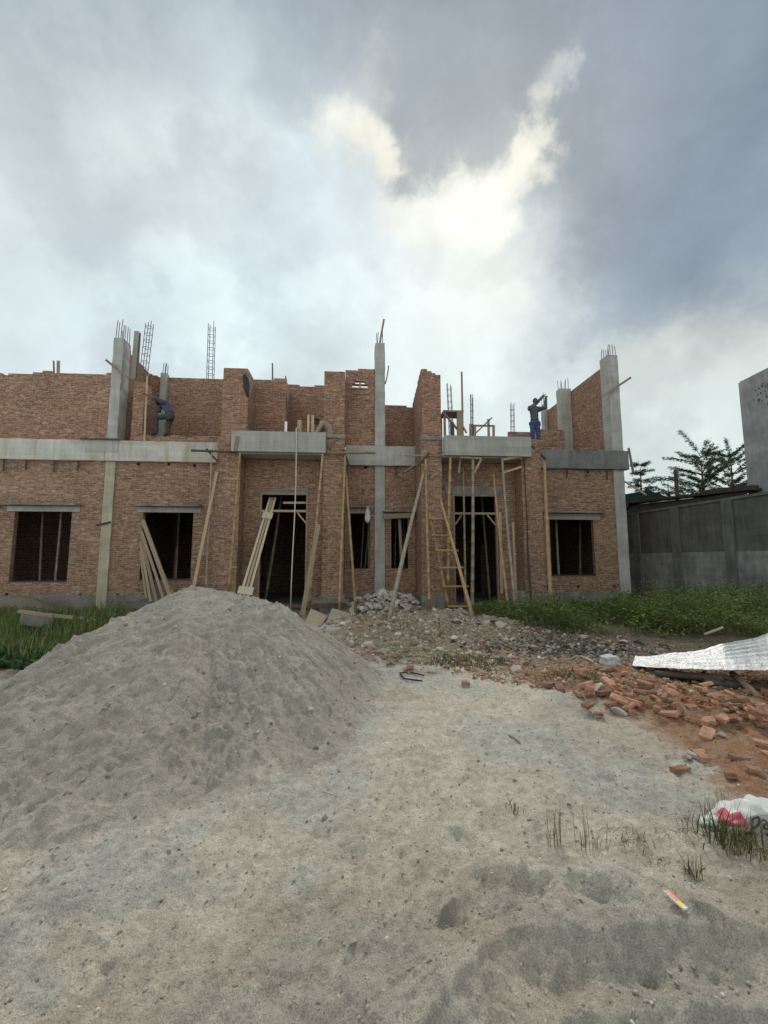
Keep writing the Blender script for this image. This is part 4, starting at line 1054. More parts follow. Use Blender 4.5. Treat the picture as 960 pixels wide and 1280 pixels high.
    def garment(name, sel, mat, off):
        ok = np.isin(part, sel) if not callable(sel) else sel
        fs = [f for f in tri if all(ok[i] for i in f)]
        us = sorted({i for f in fs for i in f}); mp = {i: k for k, i in enumerate(us)}
        if not fs: return
        g = bpy.data.meshes.new(name); wr = 0.006 * np.sin(V[us] @ np.array((31., 17., 43.)))
        g.from_pydata([tuple(x) for x in V[us] + Nn[us] * (off + wr)[:, None]], [], [tuple(mp[i] for i in f) for f in fs]); g.materials.append(M[mat])
        g.polygons.foreach_set('use_smooth', [True] * len(g.polygons))
        go = bpy.data.objects.new(name, g); col.objects.link(go); go.parent = o
        md = go.modifiers.new('t', 'SOLIDIFY'); md.thickness = .006; md.offset = -1
    garment('shirt', ['torso', 'up'] + (['fore'] if sleeve else []), shirt, .016)
    garment('trousers', ['pelvis', 'thigh', 'shin'], trousers, .018)
    garment('shoe', ['foot'], 'shoe', .01)
    hv = (V - np.array(hc)); hz_ = hv @ np.array(up); hy = hv @ np.array(hd)
    keep_ = part.copy(); hm = (part == 'head') & ((hz_ > .045) | ((hy < .0) & (hz_ > -.07)))
    part = np.where(hm, 'hair', part)
    garment('cap' if cap else 'hair', ['hair'], cap or 'hair', .012)
    return o

Pp = PW
v0 = .06
J = dict(pelvis=Pp(213, 519, v0), spine=Pp(210.5, 512, v0 - .02), chest=Pp(206.5, 505, v0 - .03), neck=Pp(202.3, 500.5, v0 - .02), head=Pp(198.8, 502.5, v0),
         hip_r=Pp(212.5, 521, v0 + .09), knee_r=Pp(195.5, 521.5, v0 + .12), ankle_r=Pp(195.5, 540.5, v0 + .05), toe_r=Pp(190.5, 543, v0 + .06),
         hip_l=Pp(213.5, 522, v0 - .09), knee_l=Pp(210, 534, v0 - .05), ankle_l=Pp(211, 542, v0 - .02), toe_l=Pp(206, 543.5, v0 - .02),
         shoulder_r=Pp(203, 502.5, v0 + .13), elbow_r=Pp(194, 497.5, v0 + .20), wrist_r=Pp(183.5, 493.5, v0 + .22),
         shoulder_l=Pp(203.5, 503, v0 - .17), elbow_l=Pp(199, 514, v0 - .2), wrist_l=Pp(188, 508, v0 - .1))
figure('person in navy shirt crouching on the brick parapet, reaching towards the left column', J, 'shirt_blue', 'trouser_dark', False, -UX + Vector((0, 0, -.35)))
P('timber_post', 'upright lath held by the crouching worker beside the left upper pier', W(F(181, 543, .12)[0], .12, BT), PW(184, 470, .12), .025, 'wood', 'lath', kind='plank', w=.06)
v0 = .55
J = dict(pelvis=Pp(668.5, 528.5, v0), spine=Pp(668, 521, v0), chest=Pp(667.5, 513.5, v0), neck=Pp(668, 507.5, v0), head=Pp(669, 501.5, v0 - .03),
         hip_l=Pp(665.8, 530, v0), knee_l=Pp(665.7, 540, v0 + .03), ankle_l=Pp(665.5, 549.5, v0 - .02), toe_l=Pp(664.5, 550.2, v0 - .2),
         hip_r=Pp(671.5, 530, v0), knee_r=Pp(672.6, 541, v0 + .04), ankle_r=Pp(673.3, 551.5, v0 + .06), toe_r=Pp(674.5, 552.2, v0 - .12),
         shoulder_l=Pp(662.8, 510.5, v0), elbow_l=Pp(671, 503.5, v0 - .28), wrist_l=Pp(678.5, 495.5, v0 - .32),
         shoulder_r=Pp(673.5, 511.5, v0), elbow_r=Pp(682, 509.5, v0 - .12), wrist_r=Pp(682.3, 498, v0 - .25))
J = {k: v for k, v in J.items()}
wk2 = figure('person in slate shirt and blue trousers standing by the right side wall, both arms raised', J, 'shirt_grey', 'trouser_blue', True, UX * .5 - NV, cap='shirt_grey')
cu, cz_ = F(669, 556, v0)
v0 = 1.15
zf = 5.05
hd_ = Pp(395.8, 526.5, v0)
uh = (hd_ - P0).dot(UX)
L_ = lambda du, dv, z: W(uh + du, v0 + dv, z)
J = dict(pelvis=L_(.46, -.15, zf + .40), spine=L_(.38, -.12, hd_.z - .19), chest=L_(.22, -.06, hd_.z - .09), neck=L_(.10, -.02, hd_.z - .05), head=hd_,
         hip_r=L_(.36, -.05, zf + .27), knee_r=L_(.02, .06, zf + .42), ankle_r=L_(.25, .08, zf + .08), toe_r=L_(.07, .1, zf + .05),
         hip_l=L_(.36, -.25, zf + .27), knee_l=L_(.02, -.35, zf + .42), ankle_l=L_(.25, -.3, zf + .08), toe_l=L_(.07, -.3, zf + .05),
         shoulder_r=L_(.18, .12, hd_.z - .13), elbow_r=L_(.02, .16, hd_.z - .42), wrist_r=L_(-.18, .1, hd_.z - .50),
         shoulder_l=L_(.18, -.24, hd_.z - .13), elbow_l=L_(.02, -.3, hd_.z - .42), wrist_l=L_(-.18, -.2, hd_.z - .50))
figure('person in tan shirt squatting behind the first canopy, only dark hair and back showing', J, 'shirt_tan', 'trouser_dark', False, -UX + Vector((0, 0, -.5)))

# ================================================================== BOUNDARY WALL, NEIGHBOURS, TREES
pts_w = [(10.15, 19.2), (11.05, 12.3), (11.9, 5.8)]
wdir = (Vector((11.05, 12.3, 0)) - Vector((10.15, 19.2, 0))).normalized(); wn = Vector((wdir.y, -wdir.x, 0))
bwroot = empty('boundary_wall', (10.15, 19.2, 0)); tag(bwroot, 'tall dark weathered concrete boundary wall with pillars on the right side', 'wall')
bwroot.rotation_euler = (0, 0, math.atan2(wdir.y, wdir.x))
# local: x along the wall towards the camera, y to the right of travel is -y ... face seen from the camera is -y side
side = 1 if (Vector((0, 8, 0)) - Vector((10.6, 15, 0))).dot(Vector((-wdir.y, wdir.x, 0))) > 0 else -1
def wb(name, x0, x1, d0, d1, z0, z1, mat, parent=None):
    mb = MB(); ya, yb = sorted((side * d0, side * d1)); mb.box(x0, x1, ya, yb, z0, z1)
    return mb.build(name, M[mat], parent or bwroot, uv=True)
LW = 15.5; H = 3.55
wb('upper_panel', 0, LW, 0.0, -.15, 1.86, H - .08, 'conc_black')
wb('lower_panel', 0, LW, 0.03, -.15, -.3, 1.86, 'conc_old')
wb('coping', 0, LW, 0.06, -.2, H - .08, H, 'conc_smoky')
spots = []
for px in (797, 846, 913):
    d = ray(px, 660); n = Vector((-wdir.y, wdir.x, 0)) * side
    t = (Vector((10.15, 19.2, 0)) - CAM).dot(n) / d.dot(n); p = CAM + d * t
    spots.append((p - Vector((10.15, 19.2, 0))).dot(wdir))
step = (spots[2] - spots[0]) / 2
spots += [spots[2] + step * k for k in range(1, 4)]
pm = None
for x in spots:
    if x > LW - .3: continue
    wb('pillar', x - .17, x + .17, .11, 0.031, -.3, H - .081, 'conc_smoky')
# grey plastered building on the far right
cb = empty('concrete_building', (12.6, 9.0, 0)); tag(cb, 'windowless grey plastered building rising behind the boundary wall', 'building')
pc = at_depth(921, 478, 15.2)
x0 = pc.x; zt = pc.z
mb = MB(); mb.box(x0 - 12.6, 22 - 12.6, -6 - 0, pc.y - 9.0, 0, zt)
o = mb.build('wall', M['conc_tower'], cb, uv=True)
bm = bmesh.new(); bm.from_mesh(o.data); bmesh.ops.bevel(bm, geom=[e for e in bm.edges], offset=.06, segments=2, affect='EDGES'); bm.to_mesh(o.data); bm.free()
while o.data.uv_layers: o.data.uv_layers.remove(o.data.uv_layers[0])
boxuv(o.data)
sb = MB()
for i in range(34):
    cxp, cyp, sg = ((957, 483, 5.0), (957, 503, 4.0), (950, 490, 5))[i % 3]
    d = ray(rnd.gauss(cxp, sg), rnd.gauss(cyp, sg * .8)); t = (x0 - .002) / d.x; p = CAM + d * t - cb.location
    r_ = rnd.uniform(.012, .045); n_ = 7
    sb.add([(x0 - 12.6 - .004 - .0004 * i, p.y + r_ * math.cos(k * 6.283 / n_) * rnd.uniform(.6, 1.3), p.z + r_ * math.sin(k * 6.283 / n_) * rnd.uniform(.6, 1.3)) for k in range(n_)], [tuple(range(n_))])
sb.build('lichen_patch', M['soot'], cb)
# sheds behind the boundary wall
sh = empty('shed', (13.2, 15.5, 0)); tag(sh, 'low shed with a sooty sheet roof right behind the boundary wall', 'shed')
def prism(mb, pts):
    n = len(pts) // 2
    mb.add(pts, [tuple(range(n))[::-1], tuple(range(n, 2 * n))] + [(k, (k + 1) % n, n + (k + 1) % n, n + k) for k in range(n)])
mb = MB(); mb.box(-1.9, 2.5, -3.0, 3.6, 0, 3.5); mb.build('wall', M['wood_dark'], sh, uv=False)
a, b = at_depth(787, 628, 19.6) - sh.location, at_depth(932, 611, 14.6) - sh.location
mb = MB(); dz = .12
lo1 = Vector((a.x - .25, a.y, a.z - .45)); lo2 = Vector((b.x - .25, b.y, b.z - .5))
hi1 = Vector((a.x + 1.8, a.y, a.z + .25)); hi2 = Vector((b.x + 1.8, b.y, b.z + .25))
q = [lo1, lo2, Vector((b.x, b.y, b.z - .05)), hi2, hi1, Vector((a.x, a.y, a.z - .05))]
prism(mb, q + [p - Vector((0, 0, .1)) for p in q]); mb.build('roof', M['dark_roof'], sh)
mb = MB()
for k in range(22):
    t = k / 21; p = a.lerp(b, t); mb.box(p.x - .1, p.x + rnd.uniform(.2, .5), p.y - .13, p.y + .13, p.z - .06, p.z + rnd.uniform(.0, .07) + (.08 if t > .7 else 0))
mb.build('roof_ridge', M['wood_dark'], sh)
wh = empty('warehouse', (14.5, 25, 0)); tag(wh, 'building with a dark teal gabled roof behind the right column', 'building')
mb = MB(); mb.box(-3.2, 3, -1.5, 3, 0, 3.6); mb.build('wall', M['conc_old'], wh, uv=True)
g0, g1, g2 = (at_depth(780, 618, 23.4) - wh.location, at_depth(811, 612.5, 23.4) - wh.location, at_depth(848, 626, 23.4) - wh.location)
mb = MB(); q = [Vector((g0.x - 2, g0.y, g0.z - .05)), Vector((g0.x - 2, g0.y, 3.2)), Vector((g2.x + 2, g2.y, 3.2)), Vector((g2.x + 2, g2.y, g2.z - .8)), g2, g1, g0]
prism(mb, q + [p + Vector((0, 5, 0)) for p in q]); mb.build('roof', M['teal_roof'], wh)

def tree(label, base, ztop, tiers, spread, rise, seed, leafc, droop=.5, zlow=3.4, density=1.0):
    r = np.random.default_rng(seed); rr = random.Random(seed)
    t = empty('tree', base); tag(t, label, 'tree')
    tr = MB(); Ht = ztop - base.z
    tr.tube([(0, 0, 0), (.05, 0, Ht * .35), (-.03, .04, Ht * .7), (0, 0, Ht * .98)], [.16, .12, .07, .015], 8)
    lv, lf_, lc = [], [], []
    for i in range(tiers):
        f = i / max(1, tiers - 1); z = zlow - base.z + (Ht - (zlow - base.z)) * (f ** .9)
        nb = rr.randint(5, 7)
        for k in range(nb):
            an = k * 6.283 / nb + rr.uniform(-.5, .5) + i; zj = rr.uniform(-.35, .35); rise_ = rise * rr.uniform(.6, 1.5); L = spread * (1 - (.38 if rise > .4 else .62) * f) * rr.uniform(.65, 1.15)
            pts = []
            for s in range(7):
                q = s / 6; pts.append(Vector((math.cos(an) * L * q, math.sin(an) * L * q, z + zj * (1 - f) + L * (rise_ * q - droop * q * q * rise_))))
            tr.tube(pts, [.035 * (1 - f * .5) * (1 - q / 7) for q in range(7)], 5)
            nl = int(330 * density * L / spread) + 30
            for _ in range(nl):
                q = rr.uniform(.18, 1.0); j = min(5, int(q * 6)); p = pts[j].lerp(pts[j + 1], q * 6 - j)
                sd = rr.choice((-1, 1)); a2 = an + sd * rr.uniform(.5, 1.2); ll = rr.uniform(.08, .17) * (1.1 - .3 * q)
                p = p + Vector((rr.gauss(0, .05), rr.gauss(0, .05), rr.gauss(0, .05)))
                d = Vector((math.cos(a2), math.sin(a2), rr.uniform(-.45, .25))).normalized(); w_ = d.cross(Vector((rr.uniform(-.4, .4), rr.uniform(-.4, .4), 1))).normalized() * ll * .24
                o_ = len(lv); lv += [p, p + d * ll * .5 + w_, p + d * ll, p + d * ll * .5 - w_]; lf_.append((o_, o_ + 1, o_ + 2, o_ + 3))
                c_ = np.array(leafc) * rr.uniform(.6, 1.5); lc += [c_] * 4
    tr.build('trunk', M['bark'], t, smooth_=True)
    np_mesh('crown', np.array([tuple(v) for v in lv]), np.array(lf_), None, np.array(lc), M['leaf'], t)
    return t
def tbase(px, Y): p = at_depth(px, 700, Y); return Vector((p.x, p.y, 0))  # leaf colours of the trees below are lightened to imitate haze
tree('small tree with flat leafy tiers right next to the brick house corner', tbase(808, 27), at_depth(808, 581, 27).z, 7, 1.5, .15, 3, (.16, .21, .16), zlow=4.2)
tree('low drooping tree behind the dark broken post', tbase(842, 25), at_depth(842, 601, 25).z, 4, 2.2, .5, 4, (.15, .20, .15), droop=1.1, zlow=3.7)
tree('widest tree with upswept feathery branches behind the shed', tbase(887, 23), at_depth(889, 572, 23).z, 8, 2.5, .75, 6, (.12, .17, .115), droop=.35, zlow=3.6, density=1.7)
tree('tree with upswept branches half hidden by the grey plastered building', tbase(925, 24), at_depth(925, 571, 24).z, 7, 2.0, .8, 9, (.12, .165, .115), droop=.35, zlow=3.8, density=1.5)

# ================================================================== VEGETATION
def blades(name, X, Y, hgt, wid, colr, lean=.5, z=None, nseg=2, azim=None, parent=None, mat='leaf'):
    n = len(X); z = height(X, Y) if z is None else z
    az = rng.uniform(0, 2 * np.pi, n) if azim is None else azim
    ln_ = rng.uniform(.1, 1, n) * lean
    dx, dy = np.cos(az), np.sin(az); sx, sy = -dy, dx
    V = []
    for t, w, b in ((0, .7, 0), (.5, 1.0, .3), (1.0, .06, 1.0)):
        cx = X + dx * hgt * ln_ * b; cy = Y + dy * hgt * ln_ * b; cz = z - .02 + hgt * t * (1 - .35 * ln_ * b)
        V.append(np.stack([cx - sx * wid * w, cy - sy * wid * w, cz], 1)); V.append(np.stack([cx + sx * wid * w, cy + sy * wid * w, cz], 1))
    V = np.stack(V, 1).reshape(-1, 3); b_ = np.arange(n)[:, None] * 6
    q = np.concatenate([b_ + np.array([[0, 1, 3, 2]]), b_ + np.array([[2, 3, 5, 4]])])
    return np_mesh(name, V, q, None, np.repeat(colr, 6, 0), M[mat], parent)
def cvar(base, n, amt=.35, dry=0.0, dryc=(.20, .16, .075)):
    c = np.array(base)[None] * rng.uniform(1 - amt, 1 + amt, (n, 1)); c = c * (1 + rng.normal(0, .06, (n, 3)))
    d = rng.uniform(0, 1, n) < dry; c[d] = np.array(dryc)[None] * rng.uniform(.6, 1.3, (d.sum(), 1))
    return np.clip(c, .005, 1)
# tall grass on the left plot
n = 15000; Y_ = rng.uniform(6.9, 13.2, n); X_ = rng.uniform(-15, -2.9, n)
m = (X_ < -3.4 - (Y_ - 7) * .35 + .5 * fbm(X_, Y_, 3)) & (X_ > -1.0 * Y_ - 2)
X_, Y_ = X_[m], Y_[m]; n = len(X_)
o = blades('grass', X_, Y_, rng.uniform(.16, .42, n) * (1 + .4 * fbm(X_ * .8, Y_ * .8, 3)), rng.uniform(.006, .013, n), cvar((.155, .225, .07), n, .45, .22), .7); tag(o, 'green grass of the left plot behind the sand pile', 'grass', kind='stuff')
# creeping broad leaves at its near edge
n = 2600; Y_ = rng.uniform(6.0, 7.6, n); X_ = rng.uniform(-8.5, -3.6, n); m = (X_ < -4.4 + .5 * fbm(X_, Y_, 2)) & (Y_ > 6.35 + .25 * fbm(X_ * 1.3, Y_, 2))
X_, Y_ = X_[m], Y_[m]; n = len(X_)
o = blades('creeper_leaves', X_, Y_, rng.uniform(.06, .26, n), rng.uniform(.022, .05, n), cvar((.06, .115, .045), n, .4, .05), 1.6); tag(o, 'dark broad leaved creeper along the near edge of the left grass', 'creeper', kind='stuff')
# weeds along the right part of the house and boundary wall
n = 26000; Y_ = rng.uniform(8.4, 15.2, n); X_ = rng.uniform(2.0, 14, n); f = fbm(X_ * .9 + 4, Y_ * .9, 4)
loc_v = (X_ - P0.x) * NV.x + (Y_ - P0.y) * NV.y
m = (X_ > 2.75 - (Y_ - 9) * .05 + .6 * f) & (Y_ > 9.15 + .35 * f - .05 * (X_ - 3)) & ((loc_v > .25) | (X_ > 9.0)) & (X_ < 11.2 - (Y_ - 12.3) * .13) & (rng.uniform(0, 1, n) < .6 + 1.2 * f)
X_, Y_ = X_[m], Y_[m]; n = len(X_); f = f[m]
env = np.clip(.78 * (.03 + .35 * smooth(1.0, 3.2, np.abs(loc_v[m]) + 2. * (X_ > 9.0))) * (1.0 + 1.7 * f + .9 * fbm(X_ * 2.7, Y_ * 2.7 + 5, 3)) * (1 + .5 * smooth(7, 9.5, X_)), .04, .95)
def leafy(X, Y, env, per, size, cols, z=None):
    n = len(X) * per; X = np.repeat(X, per); Y = np.repeat(Y, per); e = np.repeat(env, per); zb = height(X, Y) if z is None else z
    h = e * rng.uniform(.05, 1, n) ** .8; a = rng.uniform(0, 6.283, n); sp = .05 + .16 * e
    P_ = np.stack([X + rng.normal(0, 1, n) * sp, Y + rng.normal(0, 1, n) * sp, zb + h], 1)
    d = np.stack([np.cos(a), np.sin(a), rng.uniform(-.5, .8, n)], 1); d /= np.linalg.norm(d, axis=1)[:, None]
    u = np.cross(d, np.array((0, 0, 1.)) + rng.normal(0, .35, (n, 3))); u /= np.linalg.norm(u, axis=1)[:, None]
    L = (size * rng.uniform(.5, 1.4, n))[:, None]
    V = np.stack([P_, P_ + d * L * .5 + u * L * .24, P_ + d * L - np.array((0, 0, .15)) * L, P_ + d * L * .5 - u * L * .24], 1)
    return V.reshape(-1, 3), np.arange(n * 4).reshape(n, 4), np.repeat(cvar(cols, n, .45, .03), 4, 0)
Va, Fa, Ca = leafy(X_, Y_, env, 5, .075, (.155, .215, .065))
nb_ = n // 2
hb_ = env[:nb_] * rng.uniform(.6, 1.35, nb_)
az_ = rng.uniform(0, 6.283, nb_); ln_ = rng.uniform(.2, 1.1, nb_); zz_ = height(X_[:nb_], Y_[:nb_])
w_ = rng.uniform(.004, .009, nb_); Vb = []
for t, w0, b in ((0, .7, 0), (.5, 1., .3), (1., .06, 1.)):
    cx = X_[:nb_] + np.cos(az_) * hb_ * ln_ * b; cy = Y_[:nb_] + np.sin(az_) * hb_ * ln_ * b; cz = zz_ - .02 + hb_ * t * (1 - .35 * ln_ * b)
    Vb += [np.stack([cx + np.sin(az_) * w_ * w0, cy - np.cos(az_) * w_ * w0, cz], 1), np.stack([cx - np.sin(az_) * w_ * w0, cy + np.cos(az_) * w_ * w0, cz], 1)]
Vb = np.stack(Vb, 1).reshape(-1, 3); b_ = np.arange(nb_)[:, None] * 6 + len(Va)
Fb = np.concatenate([b_ + np.array([[0, 1, 3, 2]]), b_ + np.array([[2, 3, 5, 4]])]); Cb = np.repeat(cvar((.125, .165, .06), nb_, .4, .25), 6, 0)
o = np_mesh('weeds', np.concatenate([Va, Vb]), np.concatenate([Fa, Fb]), None, np.concatenate([Ca, Cb]), M['leaf']); tag(o, 'green weeds below the rightmost window and boundary wall', 'weeds', kind='stuff')
# low weeds on the rubble edge
n = 6000; Y_ = rng.uniform(5.7, 8.6, n); X_ = rng.uniform(.2, 3.4, n); f = fbm(X_ * 1.6 + 8, Y_ * 1.6, 3)
m = (np.exp(-(((X_ - 1.25) / .75) ** 2 + ((Y_ - 6.9) / .55) ** 2)) + .35 * f > .45) | (np.exp(-(((X_ - 2.6) / .6) ** 2 + ((Y_ - 6.1) / .4) ** 2)) + .35 * f > .62)
X_, Y_ = X_[m], Y_[m]; n = len(X_)
o = blades('low_weeds', X_, Y_, rng.uniform(.03, .13, n), rng.uniform(.004, .011, n), cvar((.085, .125, .045), n, .4, .3), 1.6); tag(o, 'thin low weeds creeping between rubble and sandy path', 'weeds', kind='stuff')
# dry tangled straw by the brick heap and by the sack
n = 1900; k = rng.choice(5, n, p=(.2, .25, .05, .3, .2)); cx = np.array([2.3, 3.35, 1.75, 2.1, .9])[k]; cy = np.array([5.75, 5.75, 2.75, 8.2, 9.0])[k]; sg = np.array([.4, .9, .28, .8, .9])[k]
X_ = cx + rng.normal(0, 1, n) * sg; Y_ = cy + rng.normal(0, 1, n) * sg * .35
o = blades('dry_straw', X_, Y_, rng.uniform(.03, .11, n), rng.uniform(.0015, .003, n), cvar((.22, .18, .11), n, .4, .3, (.08, .095, .04)), 2.6); tag(o, 'dry straw and withered weeds around the loose bricks and the sack', 'straw', kind='stuff')

def leafy_plant(label, px, py, n, h, spread, size, colr, name='weed_tuft', cat='weed'):
    g = G(px, py); X_ = rng.normal(0, spread, n); Y_ = rng.normal(0, spread, n)
    V, Fq, C_ = leafy(X_, Y_, np.full(n, h) * rng.uniform(.5, 1, n), 6, size, colr, z=np.repeat(height(X_ + g.x, Y_ + g.y), 6))
    o = np_mesh(name, V, Fq, None, C_, M['leaf']); o.location = (g.x, g.y, 0); return tag(o, label, cat)
def tuft(label, px, py, n, h, spread, lean, colr, wid=.003, cat='grass tuft', name='grass_tuft', dry=.3):
    g = G(px, py); X_ = np.full(n, 0.) + rng.normal(0, spread, n); Y_ = rng.normal(0, spread, n)
    z0_ = height(X_ + g.x, Y_ + g.y)
    o = blades(name, X_, Y_, rng.uniform(h * .35, h, n), np.full(n, wid) * rng.uniform(.6, 1.3, n), cvar(colr, n, .3, dry), lean, z=z0_)
    o.location = (g.x, g.y, 0); return tag(o, label, cat)
tuft('tall thin dry stems in the sand, leftmost of the sparse clumps', 694, 1058, 16, .30, .018, .35, (.12, .13, .06), .0022)
tuft('sparse upright stalks between the two outer clumps in the sand', 727, 1062, 10, .34, .02, .22, (.12, .13, .07), .0018)
tuft('thin stalk clump bending right in the sand', 742, 1058, 14, .24, .03, .8, (.13, .13, .06), .002)
tuft('small green grass tuft on the path', 641, 1012, 26, .10, .025, .8, (.06, .085, .03), .0022)
tuft('thick green grass clump in front of the white sack', 908, 1052, 110, .24, .06, .7, (.065, .10, .03), .0032)
tuft('tall thin grass stalks rising behind the white sack', 905, 1020, 26, .27, .05, .3, (.10, .12, .05), .0018)
tuft('low dark sprout in the sand below the sack clump', 868, 1096, 22, .17, .02, .8, (.05, .075, .03), .003)
tuft('flattened grass strands right under the sack edge', 945, 1068, 60, .2, .07, 1.6, (.09, .115, .04), .003)
tuft('trailing brown grass between the stalks and sack', 800, 1062, 40, .12, .07, 1.8, (.16, .14, .07), .002, dry=.6)
tuft('pale weed stalks growing at the concrete slab in the left grass', 52, 795, 30, .5, .25, .5, (.17, .19, .10), .006, cat='weed', name='weed_tuft')
leafy_plant('leafy weed by the right house corner', 786, 762, 40, .55, .16, .10, (.07, .12, .045))
leafy_plant('leafy weed under the rightmost window', 716, 770, 40, .5, .18, .10, (.07, .12, .045))
leafy_plant('dark leafy shrub at the foot of the boundary wall', 938, 762, 110, .9, .4, .12, (.045, .09, .035), 'shrub', 'shrub')
leafy_plant('large drooping leaf weed near the second pillar of the boundary wall', 900, 764, 50, .7, .3, .16, (.075, .125, .045))
leafy_plant('climbing weed at the narrow gap beside the first boundary pillar', 838, 752, 60, .8, .2, .10, (.045, .085, .035))
leafy_plant('small weed against the plinth right of the left column', 150, 760, 40, .35, .25, .08, (.07, .12, .04))

# ================================================================== RUBBLE, BRICKS, STONES
def chunk_mesh(name, seed, mat, flat=.7):
    r = random.Random(seed); bm = bmesh.new()
    for _ in range(16):
        v = Vector((r.gauss(0, 1), r.gauss(0, 1), r.gauss(0, 1))).normalized() * r.uniform(.75, 1.0); bm.verts.new((v.x * .5, v.y * .4, v.z * .5 * flat))
    bmesh.ops.convex_hull(bm, input=list(bm.verts)); bmesh.ops.delete(bm, geom=[v for v in bm.verts if not v.link_faces], context='VERTS')
    bmesh.ops.bevel(bm, geom=list(bm.edges), offset=.02, segments=1, affect='EDGES')
    me = bpy.data.meshes.new(name); bm.to_mesh(me); bm.free(); me.materials.append(M[mat]); return me
chunks = [chunk_mesh('concrete_chunk', 100 + i, 'rubble', .45 + .1 * (i % 4)) for i in range(9)]
earthy = [chunk_mesh('concrete_chunk', 150 + i, 'rubble_earth' if i % 3 else 'rubble', .45 + .1 * (i % 4)) for i in range(9)]
stones = [chunk_mesh('stone', 200 + i, 'stone', .65) for i in range(5)]
def put_chunk(loc, s, label, cat='rubble', group=None, name='concrete_chunk', pool=None, rot=None):
    o = bpy.data.objects.new(name, rnd.choice(pool or chunks)); col.objects.link(o); o.location = loc
    o.rotation_euler = rot or (rnd.uniform(-.6, .6), rnd.uniform(-.6, .6), rnd.uniform(0, 6.28)); o.scale = (s * rnd.uniform(.8, 1.25), s * rnd.uniform(.8, 1.2), s * rnd.uniform(.7, 1.0))
    return tag(o, label, cat, group)
for i in range(165):
    u = rnd.gauss(-.05, .62); v = rnd.uniform(.15, 2.5)
    if not -1.3 < u < 1.3: continue
    p = W(u, v, 0); s = rnd.choice((.14, .2, .26, .32, .40))
    put_chunk((p.x, p.y, hz(p.x, p.y) + s * rnd.uniform(.05, .32)), s, 'pale broken concrete chunk in the rubble heap under the two narrow windows', group='rubble heap under the narrow windows')
for i in range(118):
    g = GF(rnd.gauss(560, 75), rnd.uniform(770, 832)); s = rnd.choice((.08, .1, .13, .16, .2, .28))
    if float(pile_h(np.array([g.x]), np.array([g.y]))[0]) > 0: continue
    put_chunk(g + Vector((0, 0, s * .2)), s, 'broken concrete piece scattered on the earth mound before the rubble heap', group='rubble pieces on the mound', pool=earthy)
for i in range(34):
    g = GF(rnd.gauss(560, 80), rnd.uniform(785, 840))
    if float(pile_h(np.array([g.x]), np.array([g.y]))[0]) > 0: continue
    put_brick(g + Vector((0, 0, .045)), (rnd.uniform(-.4, .4), rnd.uniform(-.4, .4), rnd.uniform(0, 3)), 'reddish broken brick bit among the rubble of the earth mound', 'brick bits on the mound', rnd.choice((.5, .6, .75)))
for px, py, s, lab in ((505, 788, .5, 'biggest pale boulder of broken concrete on the mound'), (538, 775, .55, 'long pale concrete lump behind the biggest boulder'), (575, 778, .36, 'white concrete piece at the foot of the ladder'), (517, 768, .36, 'grey concrete lump leaning on the rubble heap behind the biggest boulder'),
        (460, 808, .30, 'flat pale stone left on the mound slope'), (438, 806, .26, 'small flat pale stone at the left edge of the mound'), (662, 866, .17, 'round pale stone where the path meets the brick heap'), (605, 778, .18, 'small grey lump on the second door step'),
        (645, 838, .25, 'flat grey slab piece by the weeds in the middle'), (655, 828, .2, 'flat grey slab piece above the other by the weeds'), (730, 798, .32, 'flat pale chunk at the edge of the ash'), (780, 803, .26, 'pale chunk behind the white block'), (700, 848, .12, 'brownish lump left of the loose bricks')):
    g = GF(px, py); put_chunk(g + Vector((0, 0, s * .16)), s, lab, 'stone', rot=(rnd.uniform(-.2, .2), rnd.uniform(-.2, .2), rnd.uniform(0, 6)))
for px, py, s, lab in ((406, 1025, .062, 'biggest stone on the sand in front of the pile'), (412, 1037, .035, 'small stone just below the biggest one on the sand'), (454, 1047, .036, 'small pale stone right of the biggest stone on the sand'), (429, 1073, .036, 'grey pebble below the stones on the sand'),
        (441, 1181, .052, 'lone angular stone in the lower middle of the sand'), (502, 1061, .03, 'pebble in the middle of the path'), (398, 1254, .03, 'pebble near the bottom edge of the picture'), (726, 1127, .03, 'dark pebble in a hollow of the sand ridge'), (825, 1075, .04, 'dark lump beside the brown grass'), (869, 948, .12, 'dark brown clod on the red soil'), (860, 950, .09, 'second dark clod beside the larger one on the red soil')):
    g = GF(px, py); put_chunk(g + Vector((0, 0, .03 + s * .2)), s, lab, 'stone', name='stone', pool=stones)
for px, py, lab in ((477, 799, 'reddish brick piece on the left part of the mound'), (490, 822, 'red brick stub at the near edge of the mound'), (582, 856, 'pinkish brick stub in the low weeds'), (513, 836, 'brown brick flake by the black strap'), (686, 858, 'orange brick lump left of the brick heap'), (700, 862, 'orange brick at the near left tip of the brick heap'), (884, 921, 'brown brick bit alone on the red soil')):
    g = GF(px, py); put_brick(g + Vector((0, 0, .05)), (rnd.uniform(-.3, .3), rnd.uniform(-.3, .3), rnd.uniform(0, 3)), lab, None)
